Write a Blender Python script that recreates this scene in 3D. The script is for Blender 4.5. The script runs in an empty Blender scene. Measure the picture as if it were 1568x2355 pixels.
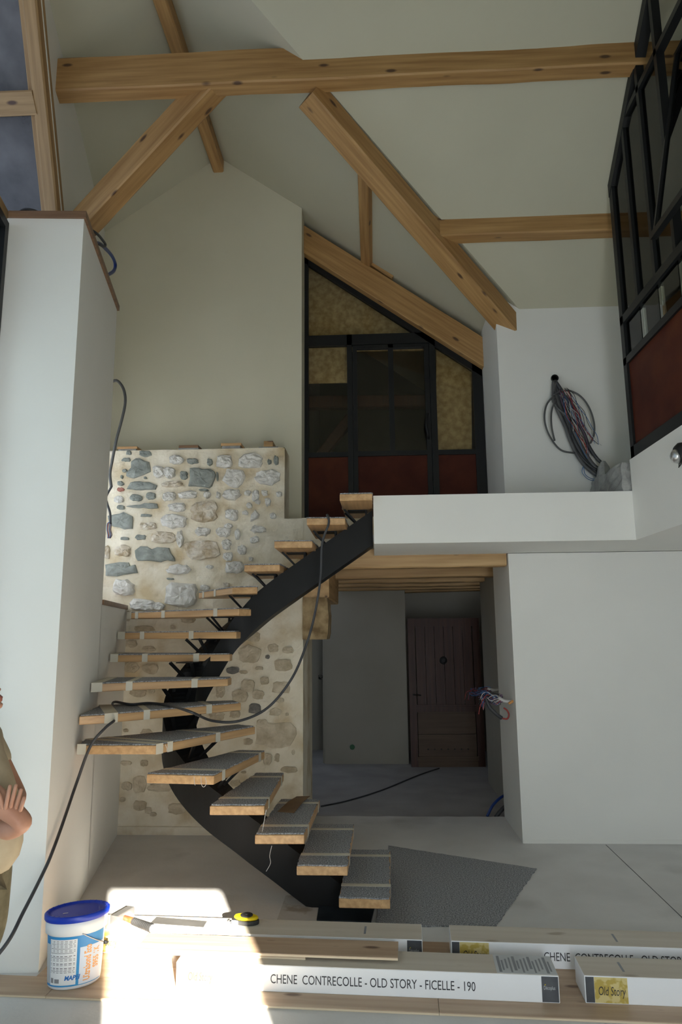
import bpy, bmesh, math, random
from mathutils import Vector, Matrix, noise
random.seed(7)
S = bpy.context.scene
COL = S.collection

# ------------------------------------------------------------------ camera
FP, CX, CY, ZC = 1568.0, 784.0, 1177.5, 1.84          # focal length in pixels, principal point, eye height
def _axes():
    up = Vector((700-CX, -7870-CY, FP)).normalized()    # vanishing point of the verticals
    vx = 862.0                                          # vanishing point of the depth axis, on the horizon
    y = (-up.x*(vx-CX)-up.z*FP)/up.y
    fw = Vector((vx-CX, y, FP)).normalized()
    rt = up.cross(fw)
    if rt.x < 0: rt = -rt
    return Matrix((rt, fw, up))
RW = _axes(); EYE = Vector((0, 0, ZC))
cam = bpy.data.objects.new('camera', bpy.data.cameras.new('camera')); COL.objects.link(cam)
cam.data.sensor_fit = 'VERTICAL'; cam.data.sensor_height = 36.0; cam.data.lens = 36.0*FP/2355.0
cam.data.clip_start = 0.05; cam.data.clip_end = 100
cr, cd, cf = RW.col[0], RW.col[1], RW.col[2]
m = Matrix((( cr.x, -cd.x, -cf.x, 0), (cr.y, -cd.y, -cf.y, 0), (cr.z, -cd.z, -cf.z, ZC), (0, 0, 0, 1)))
cam.matrix_world = m
S.camera = cam
# a pixel gives a direction; the distance comes from the floor, wall or level named in the call
def _ray(p): return RW @ Vector((p[0]-CX, p[1]-CY, FP))
def atZ(p, z): d = _ray(p); return EYE + d*((z-ZC)/d.z)
def atY(p, y): d = _ray(p); return EYE + d*(y/d.y)
def atX(p, x): d = _ray(p); return EYE + d*(x/d.x)
def atP(p, pt, n): d = _ray(p); n = Vector(n); return EYE + d*((Vector(pt)-EYE).dot(n)/d.dot(n))

# ------------------------------------------------------------------ world, sun, daylight
S.view_settings.view_transform = 'Standard'; S.view_settings.look = 'None'
S.view_settings.gamma = 1.0; S.view_settings.use_curve_mapping = False
S.view_settings.exposure = 0.10
W = bpy.data.worlds.new('sky'); S.world = W; W.use_nodes = True
W.node_tree.nodes['Background'].inputs[0].default_value = (0.62, 0.76, 1.0, 1)
W.node_tree.nodes['Background'].inputs[1].default_value = 1.0
sun = bpy.data.objects.new('sun', bpy.data.lights.new('sun', 'SUN')); COL.objects.link(sun)
sun.data.energy = 48.0; sun.data.angle = math.radians(0.55); sun.data.color = (1.0, 0.93, 0.80)
_el = math.radians(19.0); _h = Vector((-0.37, 1.0, 0)).normalized()
sun.rotation_euler = Vector((_h.x*math.cos(_el), _h.y*math.cos(_el), -math.sin(_el))).to_track_quat('-Z', 'Y').to_euler()
sun.location = (3, -6, 6)
def daylight(name, c, u, v, energy, col):              # soft skylight coming in through one window opening
    L = bpy.data.lights.new(name, 'AREA'); L.shape = 'RECTANGLE'
    u, v = Vector(u), Vector(v); L.size, L.size_y = u.length, v.length; L.energy = energy; L.color = col
    o = bpy.data.objects.new(name, L); COL.objects.link(o)
    x, y = u.normalized(), v.normalized(); z = x.cross(y)
    o.matrix_world = Matrix(((x.x, y.x, z.x, c[0]), (x.y, y.y, z.y, c[1]), (x.z, y.z, z.z, c[2]), (0, 0, 0, 1)))
    return o
def WX(y): return -2.37-0.215*(y-4.04)                  # outer skin of the left wall
def IX(y): return -1.881-0.2063*(y-4.04)                # inner face of the left wall
daylight('daylight_glazing', (WX(1.6)+.03, 1.6, 1.9), (-.215*4.4, 4.4, 0), (0, 0, 3.6), 138, (0.73, 0.87, 1.0))
daylight('daylight_door', (0.87, -1.12, 1.2), (0.85, 0, 0), (0, 0, 2.3), 60, (0.85, 0.93, 1.0))
daylight('daylight_niche', (WX(6.0)+.03, 6.0, 2.95), (-.215*.95, .95, 0), (0, 0, 1.45), 110, (0.86, 0.93, 1.0))

# ------------------------------------------------------------------ materials
def nodes(name):
    M = bpy.data.materials.new(name); M.use_nodes = True
    nt = M.node_tree; b = nt.nodes['Principled BSDF']
    return M, nt, b
def mat(name, c1, c2=None, rough=0.6, scale=6.0, stretch=(1, 1, 1), detail=4.0, bump=0.0, bscale=None, metal=0.0, spots=None, contrast=(0.35, 0.65), spec=None, blend=None):
    M, nt, b = nodes(name); N, L = nt.nodes, nt.links
    b.inputs['Roughness'].default_value = rough; b.inputs['Metallic'].default_value = metal
    if spec is not None: b.inputs['Specular IOR Level'].default_value = spec
    c2 = c2 or c1
    tc = N.new('ShaderNodeTexCoord'); mp = N.new('ShaderNodeMapping'); mp.inputs['Scale'].default_value = stretch
    L.new(tc.outputs['Object'], mp.inputs['Vector'])
    nz = N.new('ShaderNodeTexNoise'); nz.inputs['Scale'].default_value = scale; nz.inputs['Detail'].default_value = detail
    L.new(mp.outputs['Vector'], nz.inputs['Vector'])
    rp = N.new('ShaderNodeValToRGB'); rp.color_ramp.elements[0].position = contrast[0]; rp.color_ramp.elements[1].position = contrast[1]
    rp.color_ramp.elements[0].color = (*c1, 1); rp.color_ramp.elements[1].color = (*c2, 1)
    L.new(nz.outputs['Fac'], rp.inputs['Fac']); out = rp.outputs['Color']
    if spots:                                           # (colour, scale, size) knots or specks
        vo = N.new('ShaderNodeTexVoronoi'); vo.inputs['Scale'].default_value = spots[1]
        mp2 = N.new('ShaderNodeMapping'); mp2.inputs['Scale'].default_value = spots[3] if len(spots) > 3 else (1, 1, 1)
        L.new(tc.outputs['Object'], mp2.inputs['Vector']); L.new(mp2.outputs['Vector'], vo.inputs['Vector'])
        r2 = N.new('ShaderNodeValToRGB'); r2.color_ramp.elements[0].position = spots[2]*.5; r2.color_ramp.elements[1].position = spots[2]
        r2.color_ramp.elements[0].color = (1, 1, 1, 1); r2.color_ramp.elements[1].color = (0, 0, 0, 1)
        L.new(vo.outputs['Distance'], r2.inputs['Fac'])
        mx = N.new('ShaderNodeMix'); mx.data_type = 'RGBA'
        L.new(r2.outputs['Color'], mx.inputs['Factor']); L.new(out, mx.inputs['A']); mx.inputs['B'].default_value = (*spots[0], 1)
        out = mx.outputs['Result']
    if blend:                                           # (colour, scale, lo, hi) broad stains
        n3 = N.new('ShaderNodeTexNoise'); n3.inputs['Scale'].default_value = blend[1]; n3.inputs['Detail'].default_value = 6
        L.new(tc.outputs['Object'], n3.inputs['Vector'])
        r3 = N.new('ShaderNodeValToRGB'); r3.color_ramp.elements[0].position = blend[2]; r3.color_ramp.elements[1].position = blend[3]
        L.new(n3.outputs['Fac'], r3.inputs['Fac'])
        mx = N.new('ShaderNodeMix'); mx.data_type = 'RGBA'
        L.new(r3.outputs['Color'], mx.inputs['Factor']); L.new(out, mx.inputs['A']); mx.inputs['B'].default_value = (*blend[0], 1)
        out = mx.outputs['Result']
    L.new(out, b.inputs['Base Color'])
    if bump:
        bp = N.new('ShaderNodeBump'); bp.inputs['Strength'].default_value = bump; bp.inputs['Distance'].default_value = 0.01
        src = nz
        if bscale:
            src = N.new('ShaderNodeTexNoise'); src.inputs['Scale'].default_value = bscale; src.inputs['Detail'].default_value = 6
            L.new(mp.outputs['Vector'], src.inputs['Vector'])
        L.new(src.outputs['Fac'], bp.inputs['Height']); L.new(bp.outputs['Normal'], b.inputs['Normal'])
    return M
def wood(name, c1, c2, dark, gx=1.2, gy=26, knots=True, rough=0.55):
    return mat(name, c1, c2, rough, 1.0, (gx, gy, gy), 5.0, 0.25, None, 0, (dark, 3.4, 0.15, (0.8, 2.2, 2.2)) if knots else None, (0.32, 0.68))
def glass(name, tint, refl=0.10, dust=0.0, dustcol=(.4, .4, .4)):
    M, nt, b = nodes(name); N, L = nt.nodes, nt.links; N.remove(b)
    out = [n for n in N if n.type == 'OUTPUT_MATERIAL'][0]
    tr = N.new('ShaderNodeBsdfTransparent'); tr.inputs[0].default_value = (*tint, 1)
    gl = N.new('ShaderNodeBsdfGlossy'); gl.inputs['Roughness'].default_value = 0.03
    lw = N.new('ShaderNodeFresnel'); lw.inputs['IOR'].default_value = 1.45
    mx = N.new('ShaderNodeMixShader'); L.new(lw.outputs[0], mx.inputs[0]); L.new(tr.outputs[0], mx.inputs[1]); L.new(gl.outputs[0], mx.inputs[2])
    last = mx
    if dust:
        df = N.new('ShaderNodeBsdfDiffuse'); df.inputs[0].default_value = (*dustcol, 1)
        nz = N.new('ShaderNodeTexNoise'); nz.inputs['Scale'].default_value = 3; nz.inputs['Detail'].default_value = 5
        tc = N.new('ShaderNodeTexCoord'); L.new(tc.outputs['Object'], nz.inputs['Vector'])
        mt = N.new('ShaderNodeMath'); mt.operation = 'MULTIPLY'; mt.inputs[1].default_value = dust*2; L.new(nz.outputs['Fac'], mt.inputs[0])
        m2 = N.new('ShaderNodeMixShader'); L.new(mt.outputs[0], m2.inputs[0]); L.new(mx.outputs[0], m2.inputs[1]); L.new(df.outputs[0], m2.inputs[2]); last = m2
    L.new(last.outputs[0], out.inputs['Surface'])
    return M
MT = dict(
 plaster=mat('white_plaster', (.83, .82, .775), (.86, .85, .805), .75, 1.2, bump=.05, bscale=60),
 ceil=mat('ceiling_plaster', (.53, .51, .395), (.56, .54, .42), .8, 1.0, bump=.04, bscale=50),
 cream=mat('cream_plaster', (.66, .625, .48), (.69, .655, .51), .75, 1.2, bump=.05, bscale=60),
 dimplaster=mat('shade_darkened_plaster', (.38, .355, .295), (.42, .395, .335), .8, 1.2, bump=.05, bscale=60),  # passage plaster, its colour darkened to carry the shade of the passage
 screed=mat('floor_screed', (.62, .61, .595), (.70, .69, .675), .85, 2.2, detail=8, bump=.15, bscale=45, blend=((.46, .45, .43), 1.1, .56, .72)),
 lime=mat('lime_mortar', (.76, .68, .52), (.86, .79, .65), .9, 5, detail=8, bump=.5, bscale=38, blend=((.60, .48, .30), 3.0, .50, .68)),
 sgrey=mat('grey_green_stone', (.23, .25, .225), (.34, .36, .33), .85, 14, detail=7, bump=.7, bscale=30),
 swhite=mat('limewashed_stone', (.62, .595, .54), (.83, .81, .76), .9, 16, detail=8, bump=1.0, bscale=34),
 sochre=mat('ochre_stone', (.47, .37, .24), (.74, .68, .58), .9, 13, detail=8, bump=.9, bscale=34),
 sbrown=mat('brown_stone', (.45, .37, .25), (.70, .61, .46), .9, 11, detail=8, bump=.7, bscale=30, contrast=(.3, .7)),
 sdark=mat('dark_stone', (.16, .15, .13), (.27, .25, .22), .9, 14, detail=8, bump=.6, bscale=30),
 sred=mat('brick_red_stone', (.35, .12, .09), (.48, .25, .2), .9, 20, bump=.5),
 corb=mat('rough_corbel_stone', (.20, .13, .06), (.45, .33, .18), .95, 9, detail=9, bump=1.0, bscale=25),
 concrete=mat('grey_concrete', (.26, .26, .25), (.42, .42, .40), .95, 8, detail=9, bump=.8, bscale=40),
 old=wood('old_pine', (.325, .170, .058), (.50, .30, .12), (.10, .05, .025)),
 joist=wood('joist_pine', (.42, .25, .10), (.62, .41, .20), (.13, .07, .03), 1.0, 16),
 oak=wood('oak', (.50, .29, .13), (.68, .43, .21), (.3, .16, .07), 1.5, 34, False, .4),
 capw=wood('dark_stained_wood', (.16, .085, .045), (.25, .14, .075), (.1, .05, .03), 1.5, 30, False, .45),
 frame_old=wood('frame_timber', (.30, .175, .07), (.46, .29, .13), (.1, .05, .03)),
 plank=wood('smoked_oak_plank', (.40, .275, .18), (.52, .385, .27), (.18, .11, .07), 1.2, 24, True, .5),
 ply=wood('ply_edge', (.62, .50, .34), (.74, .62, .45), (.4, .3, .2), 1.5, 60, False, .7),
 boxtop=wood('carton_top', (.55, .49, .41), (.63, .58, .50), (.4, .34, .27), .8, 14, True, .7),
 steel=mat('black_steel', (.010, .0105, .011), (.014, .0145, .015), .5, 3, metal=.0, bump=.02, spec=.22),
 frame=mat('black_frame', (.011, .0115, .012), None, .45, spec=.3),
 plate=mat('base_steel', (.03, .04, .05), (.07, .085, .10), .35, 5, metal=.6),
 rust=mat('rust_panel', (.060, .011, .006), (.095, .022, .010), .6, 3, detail=6, blend=((.12, .032, .012), 2.0, .55, .75), spec=.2),
 carpet=mat('grey_carpet', (.19, .195, .205), (.54, .55, .57), 1.0, 110, detail=2, bump=1.0, bscale=160, contrast=(.38, .66)),
 tape=mat('masking_tape', (.62, .58, .47), (.70, .66, .55), .55, 6),
 osb=mat('osb_board', (.52, .37, .17), (.80, .64, .36), .7, 16, (1, 1, 1), 8, .3, spots=((.34, .22, .09), 22, .14, (1, 1, 2.5))),
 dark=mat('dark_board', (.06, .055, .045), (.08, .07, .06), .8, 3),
 doorw=wood('dark_door_wood', (.05, .014, .008), (.085, .028, .015), (.05, .02, .01), 26, 1.2, False, .5),
 doorb=wood('door_base_wood', (.085, .045, .022), (.13, .075, .04), (.08, .04, .02), 1.2, 22, True, .55),
 iron=mat('black_iron', (.015, .015, .015), (.03, .03, .03), .5, 20, metal=.5),
 white=mat('white_carton', (.86, .865, .88), (.88, .885, .90), .5, 3),
 gold=mat('gold_print', (.50, .37, .08), (.66, .55, .24), .5, 22, detail=3, contrast=(.48, .56)),
 slate=mat('slate_print', (.05, .055, .065), (.10, .105, .115), .3, 7),
 ink=mat('ink', (.03, .03, .035), None, .5),
 paper=mat('printed_paper', (.50, .52, .53), (.58, .60, .61), .5, 6),
 greyink=mat('grey_ink', (.25, .26, .28), None, .5),
 blue=mat('blue_plastic', (.006, .035, .40), (.008, .045, .46), .35, 3),
 pail=mat('white_plastic', (.78, .80, .82), (.81, .83, .85), .35, 3),
 labblue=mat('label_blue', (.02, .22, .55), (.05, .33, .66), .35, 2),
 labpale=mat('label_pale_blue', (.52, .64, .80), (.70, .76, .86), .4, 2),
 orange=mat('label_orange', (.80, .38, .12), None, .45),
 mapblue=mat('logo_blue', (.02, .16, .50), None, .45),
 chrome=mat('steel_tool', (.55, .55, .55), (.7, .7, .7), .3, 8, metal=.9),
 rubber=mat('black_rubber', (.02, .02, .02), (.035, .035, .035), .6, 12),
 red=mat('red_plastic', (.65, .06, .02), None, .35),
 yellow=mat('yellow_plastic', (.80, .58, .01), None, .35),
 cable=mat('black_cable', (.035, .036, .04), (.055, .056, .06), .5, 9),
 gcable=mat('grey_cable', (.085, .085, .085), (.11, .11, .11), .5, 9),
 hose=mat('blue_conduit', (.008, .03, .16), (.012, .045, .2), .4, 9),
 wred=mat('red_wire', (.40, .04, .03), None, .4), wblue=mat('blue_wire', (.05, .16, .38), None, .4),
 wwhite=mat('white_wire', (.6, .58, .56), None, .4), wpurp=mat('purple_wire', (.16, .08, .16), None, .4),
 wblack=mat('black_wire', (.02, .02, .02), None, .4), wyel=mat('yellow_wire', (.6, .42, .05), None, .4),
 card=mat('brown_cardboard', (.17, .10, .05), (.24, .15, .08), .8, 5),
 green=mat('green_box', (.03, .14, .06), None, .5),
 glass=glass('clear_glass', (.86, .90, .86)), dglass=glass('dim_glass', (.88, .86, .80)),
 dusty=glass('dusty_glass', (.45, .45, .47), dust=.5, dustcol=(.27, .26, .26)),
 skin=mat('skin', (.42, .20, .125), (.50, .26, .17), .5, 8, bump=.1, bscale=60),
 shirt=mat('beige_cloth', (.40, .32, .21), (.47, .385, .26), .9, 9, bump=.25, bscale=18),
 pants=mat('khaki_cloth', (.10, .085, .045), (.17, .145, .085), .9, 14, bump=.25, bscale=20),
 hair=mat('brown_hair', (.05, .03, .02), (.09, .055, .035), .7, 60), lips=mat('lips', (.40, .14, .10), None, .45),
)

# ------------------------------------------------------------------ mesh helpers
class MB:
    def __init__(s): s.v = []; s.f = []; s.mi = []
    def add(s, vs, fs, mi=0):
        k = len(s.v); s.v += [Vector(v) for v in vs]; s.f += [tuple(i+k for i in f) for f in fs]; s.mi += [mi]*len(fs); return s
    def box(s, a, b, mi=0):
        (x0, y0, z0), (x1, y1, z1) = a, b
        return s.add([(x0, y0, z0), (x1, y0, z0), (x1, y1, z0), (x0, y1, z0), (x0, y0, z1), (x1, y0, z1), (x1, y1, z1), (x0, y1, z1)],
                     [(0, 3, 2, 1), (4, 5, 6, 7), (0, 1, 5, 4), (1, 2, 6, 5), (2, 3, 7, 6), (3, 0, 4, 7)], mi)
    def prism(s, poly, z0, z1, mi=0):                   # plan polygon, counter-clockwise from above
        n = len(poly); a = sum(poly[i][0]*poly[(i+1) % n][1]-poly[(i+1) % n][0]*poly[i][1] for i in range(n))
        if a < 0: poly = poly[::-1]
        f0 = z0 if callable(z0) else (lambda p: z0); f1 = z1 if callable(z1) else (lambda p: z1)
        return s.add([(p[0], p[1], f0(p)) for p in poly]+[(p[0], p[1], f1(p)) for p in poly],
                     [tuple(range(n))[::-1], tuple(range(n, 2*n))]+[(i, (i+1) % n, n+(i+1) % n, n+i) for i in range(n)], mi)
    def slab(s, pts, d, mi=0):                          # 3-D polygon thickened by vector d
        n = len(pts); d = Vector(d); p = [Vector(q) for q in pts]
        return s.add(p+[q+d for q in p], [tuple(range(n))[::-1], tuple(range(n, 2*n))]+[(i, (i+1) % n, n+(i+1) % n, n+i) for i in range(n)], mi)
    def tube(s, pts, r, n=8, mi=0, close=False):
        pts = [Vector(p) for p in pts]; rr = r if isinstance(r, (list, tuple)) else [r]*len(pts)
        k = len(s.v); prev = None
        for i, p in enumerate(pts):
            t = (pts[min(i+1, len(pts)-1)]-pts[max(i-1, 0)]).normalized()
            if prev is None:
                a = Vector((0, 0, 1)) if abs(t.z) < .9 else Vector((1, 0, 0)); u = t.cross(a).normalized()
            else:
                u = (prev-t*prev.dot(t)).normalized()
            prev = u; w = t.cross(u)
            for j in range(n):
                q = 2*math.pi*j/n; s.v.append(p+(u*math.cos(q)+w*math.sin(q))*rr[i])
        for i in range(len(pts)-1):
            for j in range(n):
                a, b = k+i*n+j, k+i*n+(j+1) % n; s.f.append((a, b, b+n, a+n)); s.mi.append(mi)
        s.f.append(tuple(range(k, k+n))[::-1]); e = k+(len(pts)-1)*n; s.f.append(tuple(range(e, e+n))); s.mi += [mi, mi]
        return s
    def lathe(s, prof, n=32, rx=1.0, ry=1.0, c=(0, 0), mi=0, cap=True):
        k = len(s.v)
        for r, z in prof:
            for j in range(n):
                q = 2*math.pi*j/n; s.v.append(Vector((c[0]+r*rx*math.cos(q), c[1]+r*ry*math.sin(q), z)))
        for i in range(len(prof)-1):
            for j in range(n):
                a, b = k+i*n+j, k+i*n+(j+1) % n; s.f.append((a, b, b+n, a+n)); s.mi.append(mi)
        if cap:
            s.f.append(tuple(range(k, k+n))[::-1]); e = k+(len(prof)-1)*n; s.f.append(tuple(range(e, e+n))); s.mi += [mi, mi]
        return s
    def mesh(s, name):
        me = bpy.data.meshes.new(name); me.from_pydata([tuple(v) for v in s.v], [], s.f); me.validate(); me.update(); return me
    def build(s, name, m, parent=None, smooth=False, bevel=0.0, fix=True):
        me = s.mesh(name)
        if fix:
            bm = bmesh.new(); bm.from_mesh(me); bmesh.ops.recalc_face_normals(bm, faces=bm.faces[:])
            if bevel: bmesh.ops.bevel(bm, geom=[e for e in bm.edges if len(e.link_faces) == 2 and e.calc_face_angle(0) > .6], offset=bevel, segments=1, affect='EDGES')
            bm.to_mesh(me); bm.free()
        ms = m if isinstance(m, (list, tuple)) else [m]
        for q in ms: me.materials.append(MT[q] if isinstance(q, str) else q)
        if len(ms) > 1 and not bevel and len(me.polygons) == len(s.mi): me.polygons.foreach_set('material_index', s.mi)
        if smooth: me.polygons.foreach_set('use_smooth', [True]*len(me.polygons))
        return link(name, me, parent)
WM = {}                                                 # world matrix of the empties whose parts are given in world coordinates
def link(name, me, parent=None):
    o = bpy.data.objects.new(name, me); COL.objects.link(o)
    if parent:
        o.parent = parent
        if parent.name in WM: o.matrix_parent_inverse = WM[parent.name].inverted()
    return o
def tag(o, label, cat, group=None, kind=None):
    o['label'] = label; o['category'] = cat
    if group: o['group'] = group
    if kind: o['kind'] = kind
    return o
def struct(o, label, cat): return tag(o, label, cat, kind='structure')
def empty(name, loc=(0, 0, 0), rz=0.0, world=False):
    o = bpy.data.objects.new(name, None); COL.objects.link(o); o.location = loc; o.rotation_euler = (0, 0, rz); o.empty_display_size = .05
    if world: WM[o.name] = Matrix.Translation(loc) @ Matrix.Rotation(rz, 4, 'Z')
    return o
def smooth_path(P, k=6):                                # Catmull-Rom
    P = [Vector(p) for p in P]; out = []
    for i in range(len(P)-1):
        a, b, c, d = P[max(i-1, 0)], P[i], P[i+1], P[min(i+2, len(P)-1)]
        for j in range(k):
            t = j/k; out.append(.5*((2*b)+(c-a)*t+(2*a-5*b+4*c-d)*t*t+(3*b-a-3*c+d)*t**3))
    return out+[P[-1]]
def frame_mx(A, B, up):
    A, B = Vector(A), Vector(B); x = (B-A).normalized(); y = Vector(up).cross(x).normalized(); z = x.cross(y)
    return Matrix(((x.x, y.x, z.x, A.x), (x.y, y.y, z.y, A.y), (x.z, y.z, z.z, A.z), (0, 0, 0, 1))), (B-A).length
def beam(name, A, B, w, h, m='old', parent=None, up=(0, 0, 1), jit=.006, ch=.012, anchor=(0, 0), seg=None, smooth=False):
    """hewn timber from A to B; section w x h; anchor moves the section in (side, up) halves: (0,1) = AB runs along the underside"""
    mx, Ln = frame_mx(A, B, up); n = seg or max(2, int(Ln/.18)); b = MB(); k = 8
    y0, z0 = anchor[0]*w/2, anchor[1]*h/2
    base = [(-w/2+ch, -h/2), (w/2-ch, -h/2), (w/2, -h/2+ch), (w/2, h/2-ch), (w/2-ch, h/2), (-w/2+ch, h/2), (-w/2, h/2-ch), (-w/2, -h/2+ch)]
    s0 = random.random()*50
    for i in range(n+1):
        x = Ln*i/n
        dy = noise.noise(Vector((x*1.3, s0, 0)))*jit*.8; dz = noise.noise(Vector((x*1.1, s0, 9)))*jit*.7
        for q, (yy, zz) in enumerate(base):
            e = 0 if jit == 0 else noise.noise(Vector((x*3.1, s0+q*3.3, 4)))*jit
            b.v.append(Vector((x, y0+yy*(1+e/w)+dy, z0+zz*(1+e/h)+dz)))
    for i in range(n):
        for j in range(k):
            a, c = i*k+j, i*k+(j+1) % k; b.f.append((a, c, c+k, a+k)); b.mi.append(0)
    b.f.append(tuple(range(k))[::-1]); b.f.append(tuple(range(n*k, n*k+k))); b.mi += [0, 0]
    o = b.build(name, m, parent); o.matrix_basis = mx
    return o
def text(name, body, size, m, parent, mx, align='LEFT', sx=1.0, ext=0.0004, shear=0.0, space=1.0, bold=0.0):
    cu = bpy.data.curves.new(name, 'FONT'); cu.body = body; cu.size = size; cu.align_x = align; cu.align_y = 'BOTTOM_BASELINE'
    cu.extrude = ext; cu.offset = bold; cu.shear = shear; cu.space_character = space; cu.resolution_u = 3
    t = bpy.data.objects.new(name, cu); COL.objects.link(t)
    dg = bpy.context.evaluated_depsgraph_get(); me = bpy.data.meshes.new_from_object(t.evaluated_get(dg))
    COL.objects.unlink(t); bpy.data.objects.remove(t); bpy.data.curves.remove(cu)
    me.name = name; me.materials.clear(); me.materials.append(MT[m])
    if sx != 1.0: me.transform(Matrix.Diagonal((sx, 1, 1, 1)))
    if callable(mx):
        for v in me.vertices: v.co = mx(v.co)
    else: me.transform(mx)
    return link(name, me, parent)

# ------------------------------------------------------------------ the shell
YR, YG, YP, YS = 6.40, 7.00, 7.32, 6.617                # right wall, gable wall, glazed partition, stone wall
MZ = 2.935                                              # mezzanine level
def mainR(x): return 7.246-.715*(x+1.71)
def crossY(y): return 4.96+.88*(6.40-y)
b = MB(); back = [(1.40-i*.1, 7.26+random.uniform(-.012, .012)) for i in range(23)]
b.prism([(-3.3, -1.4), (4.6, -1.4), (4.6, 7.26)]+back+[(-3.3, 7.26)], -.14, 0)
floor = struct(b.build('floor', 'screed'), 'pale grey dusty screed floor of the big room', 'floor')
b = MB(); j0, j1 = atZ((1393, 1943), 0), atZ((1568, 2110), 0); d = (j1-j0); b.slab([j0+Vector((-.003, 0, .0005)), j0+Vector((.003, 0, .0005)), j0+d*2+Vector((.003, 0, .0005)), j0+d*2+Vector((-.003, 0, .0005))], (0, 0, .0006))
b.build('joint', 'ink', floor)
b = MB(); p = [atZ(q, 0) for q in [(657, 2060), (690, 2060), (733, 2090), (725, 2135), (630, 2135)]]
b.slab([(q.x, q.y, .0008) for q in p], (0, 0, .002)); b.build('patch', mat('pale_screed', (.50, .48, .45), (.58, .56, .53), .85, 4, bump=.15, bscale=40, blend=((.36, .31, .25), 3.5, .55, .62)), floor)
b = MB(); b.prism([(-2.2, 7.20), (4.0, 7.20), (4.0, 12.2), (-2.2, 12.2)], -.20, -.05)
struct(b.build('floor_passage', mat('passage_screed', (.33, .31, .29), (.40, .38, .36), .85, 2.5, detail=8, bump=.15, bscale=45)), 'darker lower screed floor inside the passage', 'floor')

b = MB(); b.box((1.252, YR, 0), (4.6, 7.25, 2.54)); b.box((1.252, YR, 2.53), (4.6, 7.45, 5.7))
struct(b.build('wall_right', 'plaster'), 'plain white plastered wall right of the passage, from floor to upper roof', 'wall')
b = MB(); b.box((1.262, YR-.004, .0), (2.9, YR, .035))
struct(b.build('baseboard_right', 'plaster'), 'rough unfinished plaster edge along the foot of the white wall', 'baseboard')
# gable wall above the stone wall
b = MB(); g = [(-3.5, 2.6), (-.745, 2.6), (-.745, mainR(-.745)+.06), (-1.71, 7.30), (-3.5, 7.30-.69*1.79)]
b.slab([(x, YG, z) for x, z in g], (0, .30, 0)); struct(b.build('wall_gable', 'cream'), 'plain cream gable wall under the ridge above the stone wall', 'wall')
# left: thick white pier, low parapet wall, outer skin
b = MB(); b.prism([(IX(4.04), 4.04), (IX(5.33), 5.33), (WX(5.33)-.02, 5.33), (WX(4.0)-.02, 4.0)], 0, lambda p: 4.545)
struct(b.build('wall_left', 'plaster'), 'tall white plastered pier with a wooden ledge on top', 'wall')
b = MB(); b.prism([(IX(5.30), 5.30), (IX(YS+.02), YS+.02), (WX(YS), YS+.02), (WX(5.3)-.02, 5.30)], 0, 2.055)
struct(b.build('wall_left_low', 'plaster'), 'low white parapet wall between the pier and the stone wall', 'wall')
b = MB(); o = .018
b.prism([(IX(4.02)+o, 4.02), (IX(5.35)+o, 5.35), (WX(5.35), 5.35), (WX(3.98)-.01, 3.985)], 4.545, 4.59)
struct(b.build('trim_1', 'capw'), 'dark wooden ledge board on top of the white pier', 'ledge')
b = MB(); b.prism([(IX(5.335)+.012, 5.335), (IX(6.58)+.012, 6.58), (WX(6.58), 6.58), (WX(5.335), 5.335)], 2.055, 2.095)
struct(b.build('trim_2', 'capw'), 'dark wooden sill on the low parapet beside the stone wall', 'sill')
def wall_piece(b, yz, d=(-.25, 0, 0)): b.slab([(WX(y), y, z) for y, z in yz], d)
b = MB()
for r in [[(5.2, 2.0), (5.52, 2.0), (5.52, 4.62), (5.2, 4.62)], [(6.48, 2.0), (7.05, 2.0), (7.05, 4.62), (6.48, 4.62)], [(5.52, 3.68), (6.48, 3.68), (6.48, 4.62), (5.52, 4.62)], [(5.52, 2.0), (6.48, 2.0), (6.48, 2.22), (5.52, 2.22)],
          ]: wall_piece(b, r)
wall_piece(b, [(5.90, 4.52), (7.05, 4.52), (7.05, 7.1), (3.82, 7.1)], (-.04, 0, 0))
struct(b.build('wall_left_outer', 'plaster'), 'set-back white wall above the ledge, right of the raking timber', 'wall')
b = MB()
for y0, y1 in ((5.52, 5.57), (6.43, 6.48), (5.98, 6.02)): wall_piece(b, [(y0, 2.22), (y1, 2.22), (y1, 3.68), (y0, 3.68)], (-.06, 0, 0))
for z0, z1 in ((2.22, 2.27), (3.63, 3.68)): wall_piece(b, [(5.52, z0), (6.48, z0), (6.48, z1), (5.52, z1)], (-.06, 0, 0))
struct(b.build('window_1', 'frame'), 'black framed window in the niche behind the pier', 'window')
b = MB()                                                # tall glazing left of the camera
for y in (-.55, .95, 2.45, 3.93): wall_piece(b, [(y, .05), (y+.06, .05), (y+.06, 4.5), (y, 4.5)], (-.07, 0, 0))
for z in (.05, 2.2, 4.44): wall_piece(b, [(-.55, z), (3.99, z), (3.99, z+.06), (-.55, z+.06)], (-.07, 0, 0))
win = struct(b.build('window_2', 'frame'), 'tall black framed glazing beside the white pier', 'window')
b = MB(); wall_piece(b, [(-.55, .05), (3.96, .05), (3.96, 4.5), (-.55, 4.5)], (-.012, 0, 0)); q = b.build('pane', 'glass', win); q.location.x = -.03
b = MB(); wall_piece(b, [(-1.4, 0), (-.55, 0), (-.55, 4.6), (-1.4, 4.6)]); wall_piece(b, [(-1.4, 4.5), (3.4, 4.5), (3.4, 7.3), (-1.4, 7.3)])
struct(b.build('wall_left_front', 'plaster'), 'white outer wall around the tall glazing', 'wall')
b = MB(); b.box((-4.2, -1.4, 0), (.44, -1.2, 7.4)); b.box((1.31, -1.4, 0), (4.6, -1.2, 7.4)); b.box((.44, -1.4, 2.43), (1.31, -1.2, 7.4))
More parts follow.
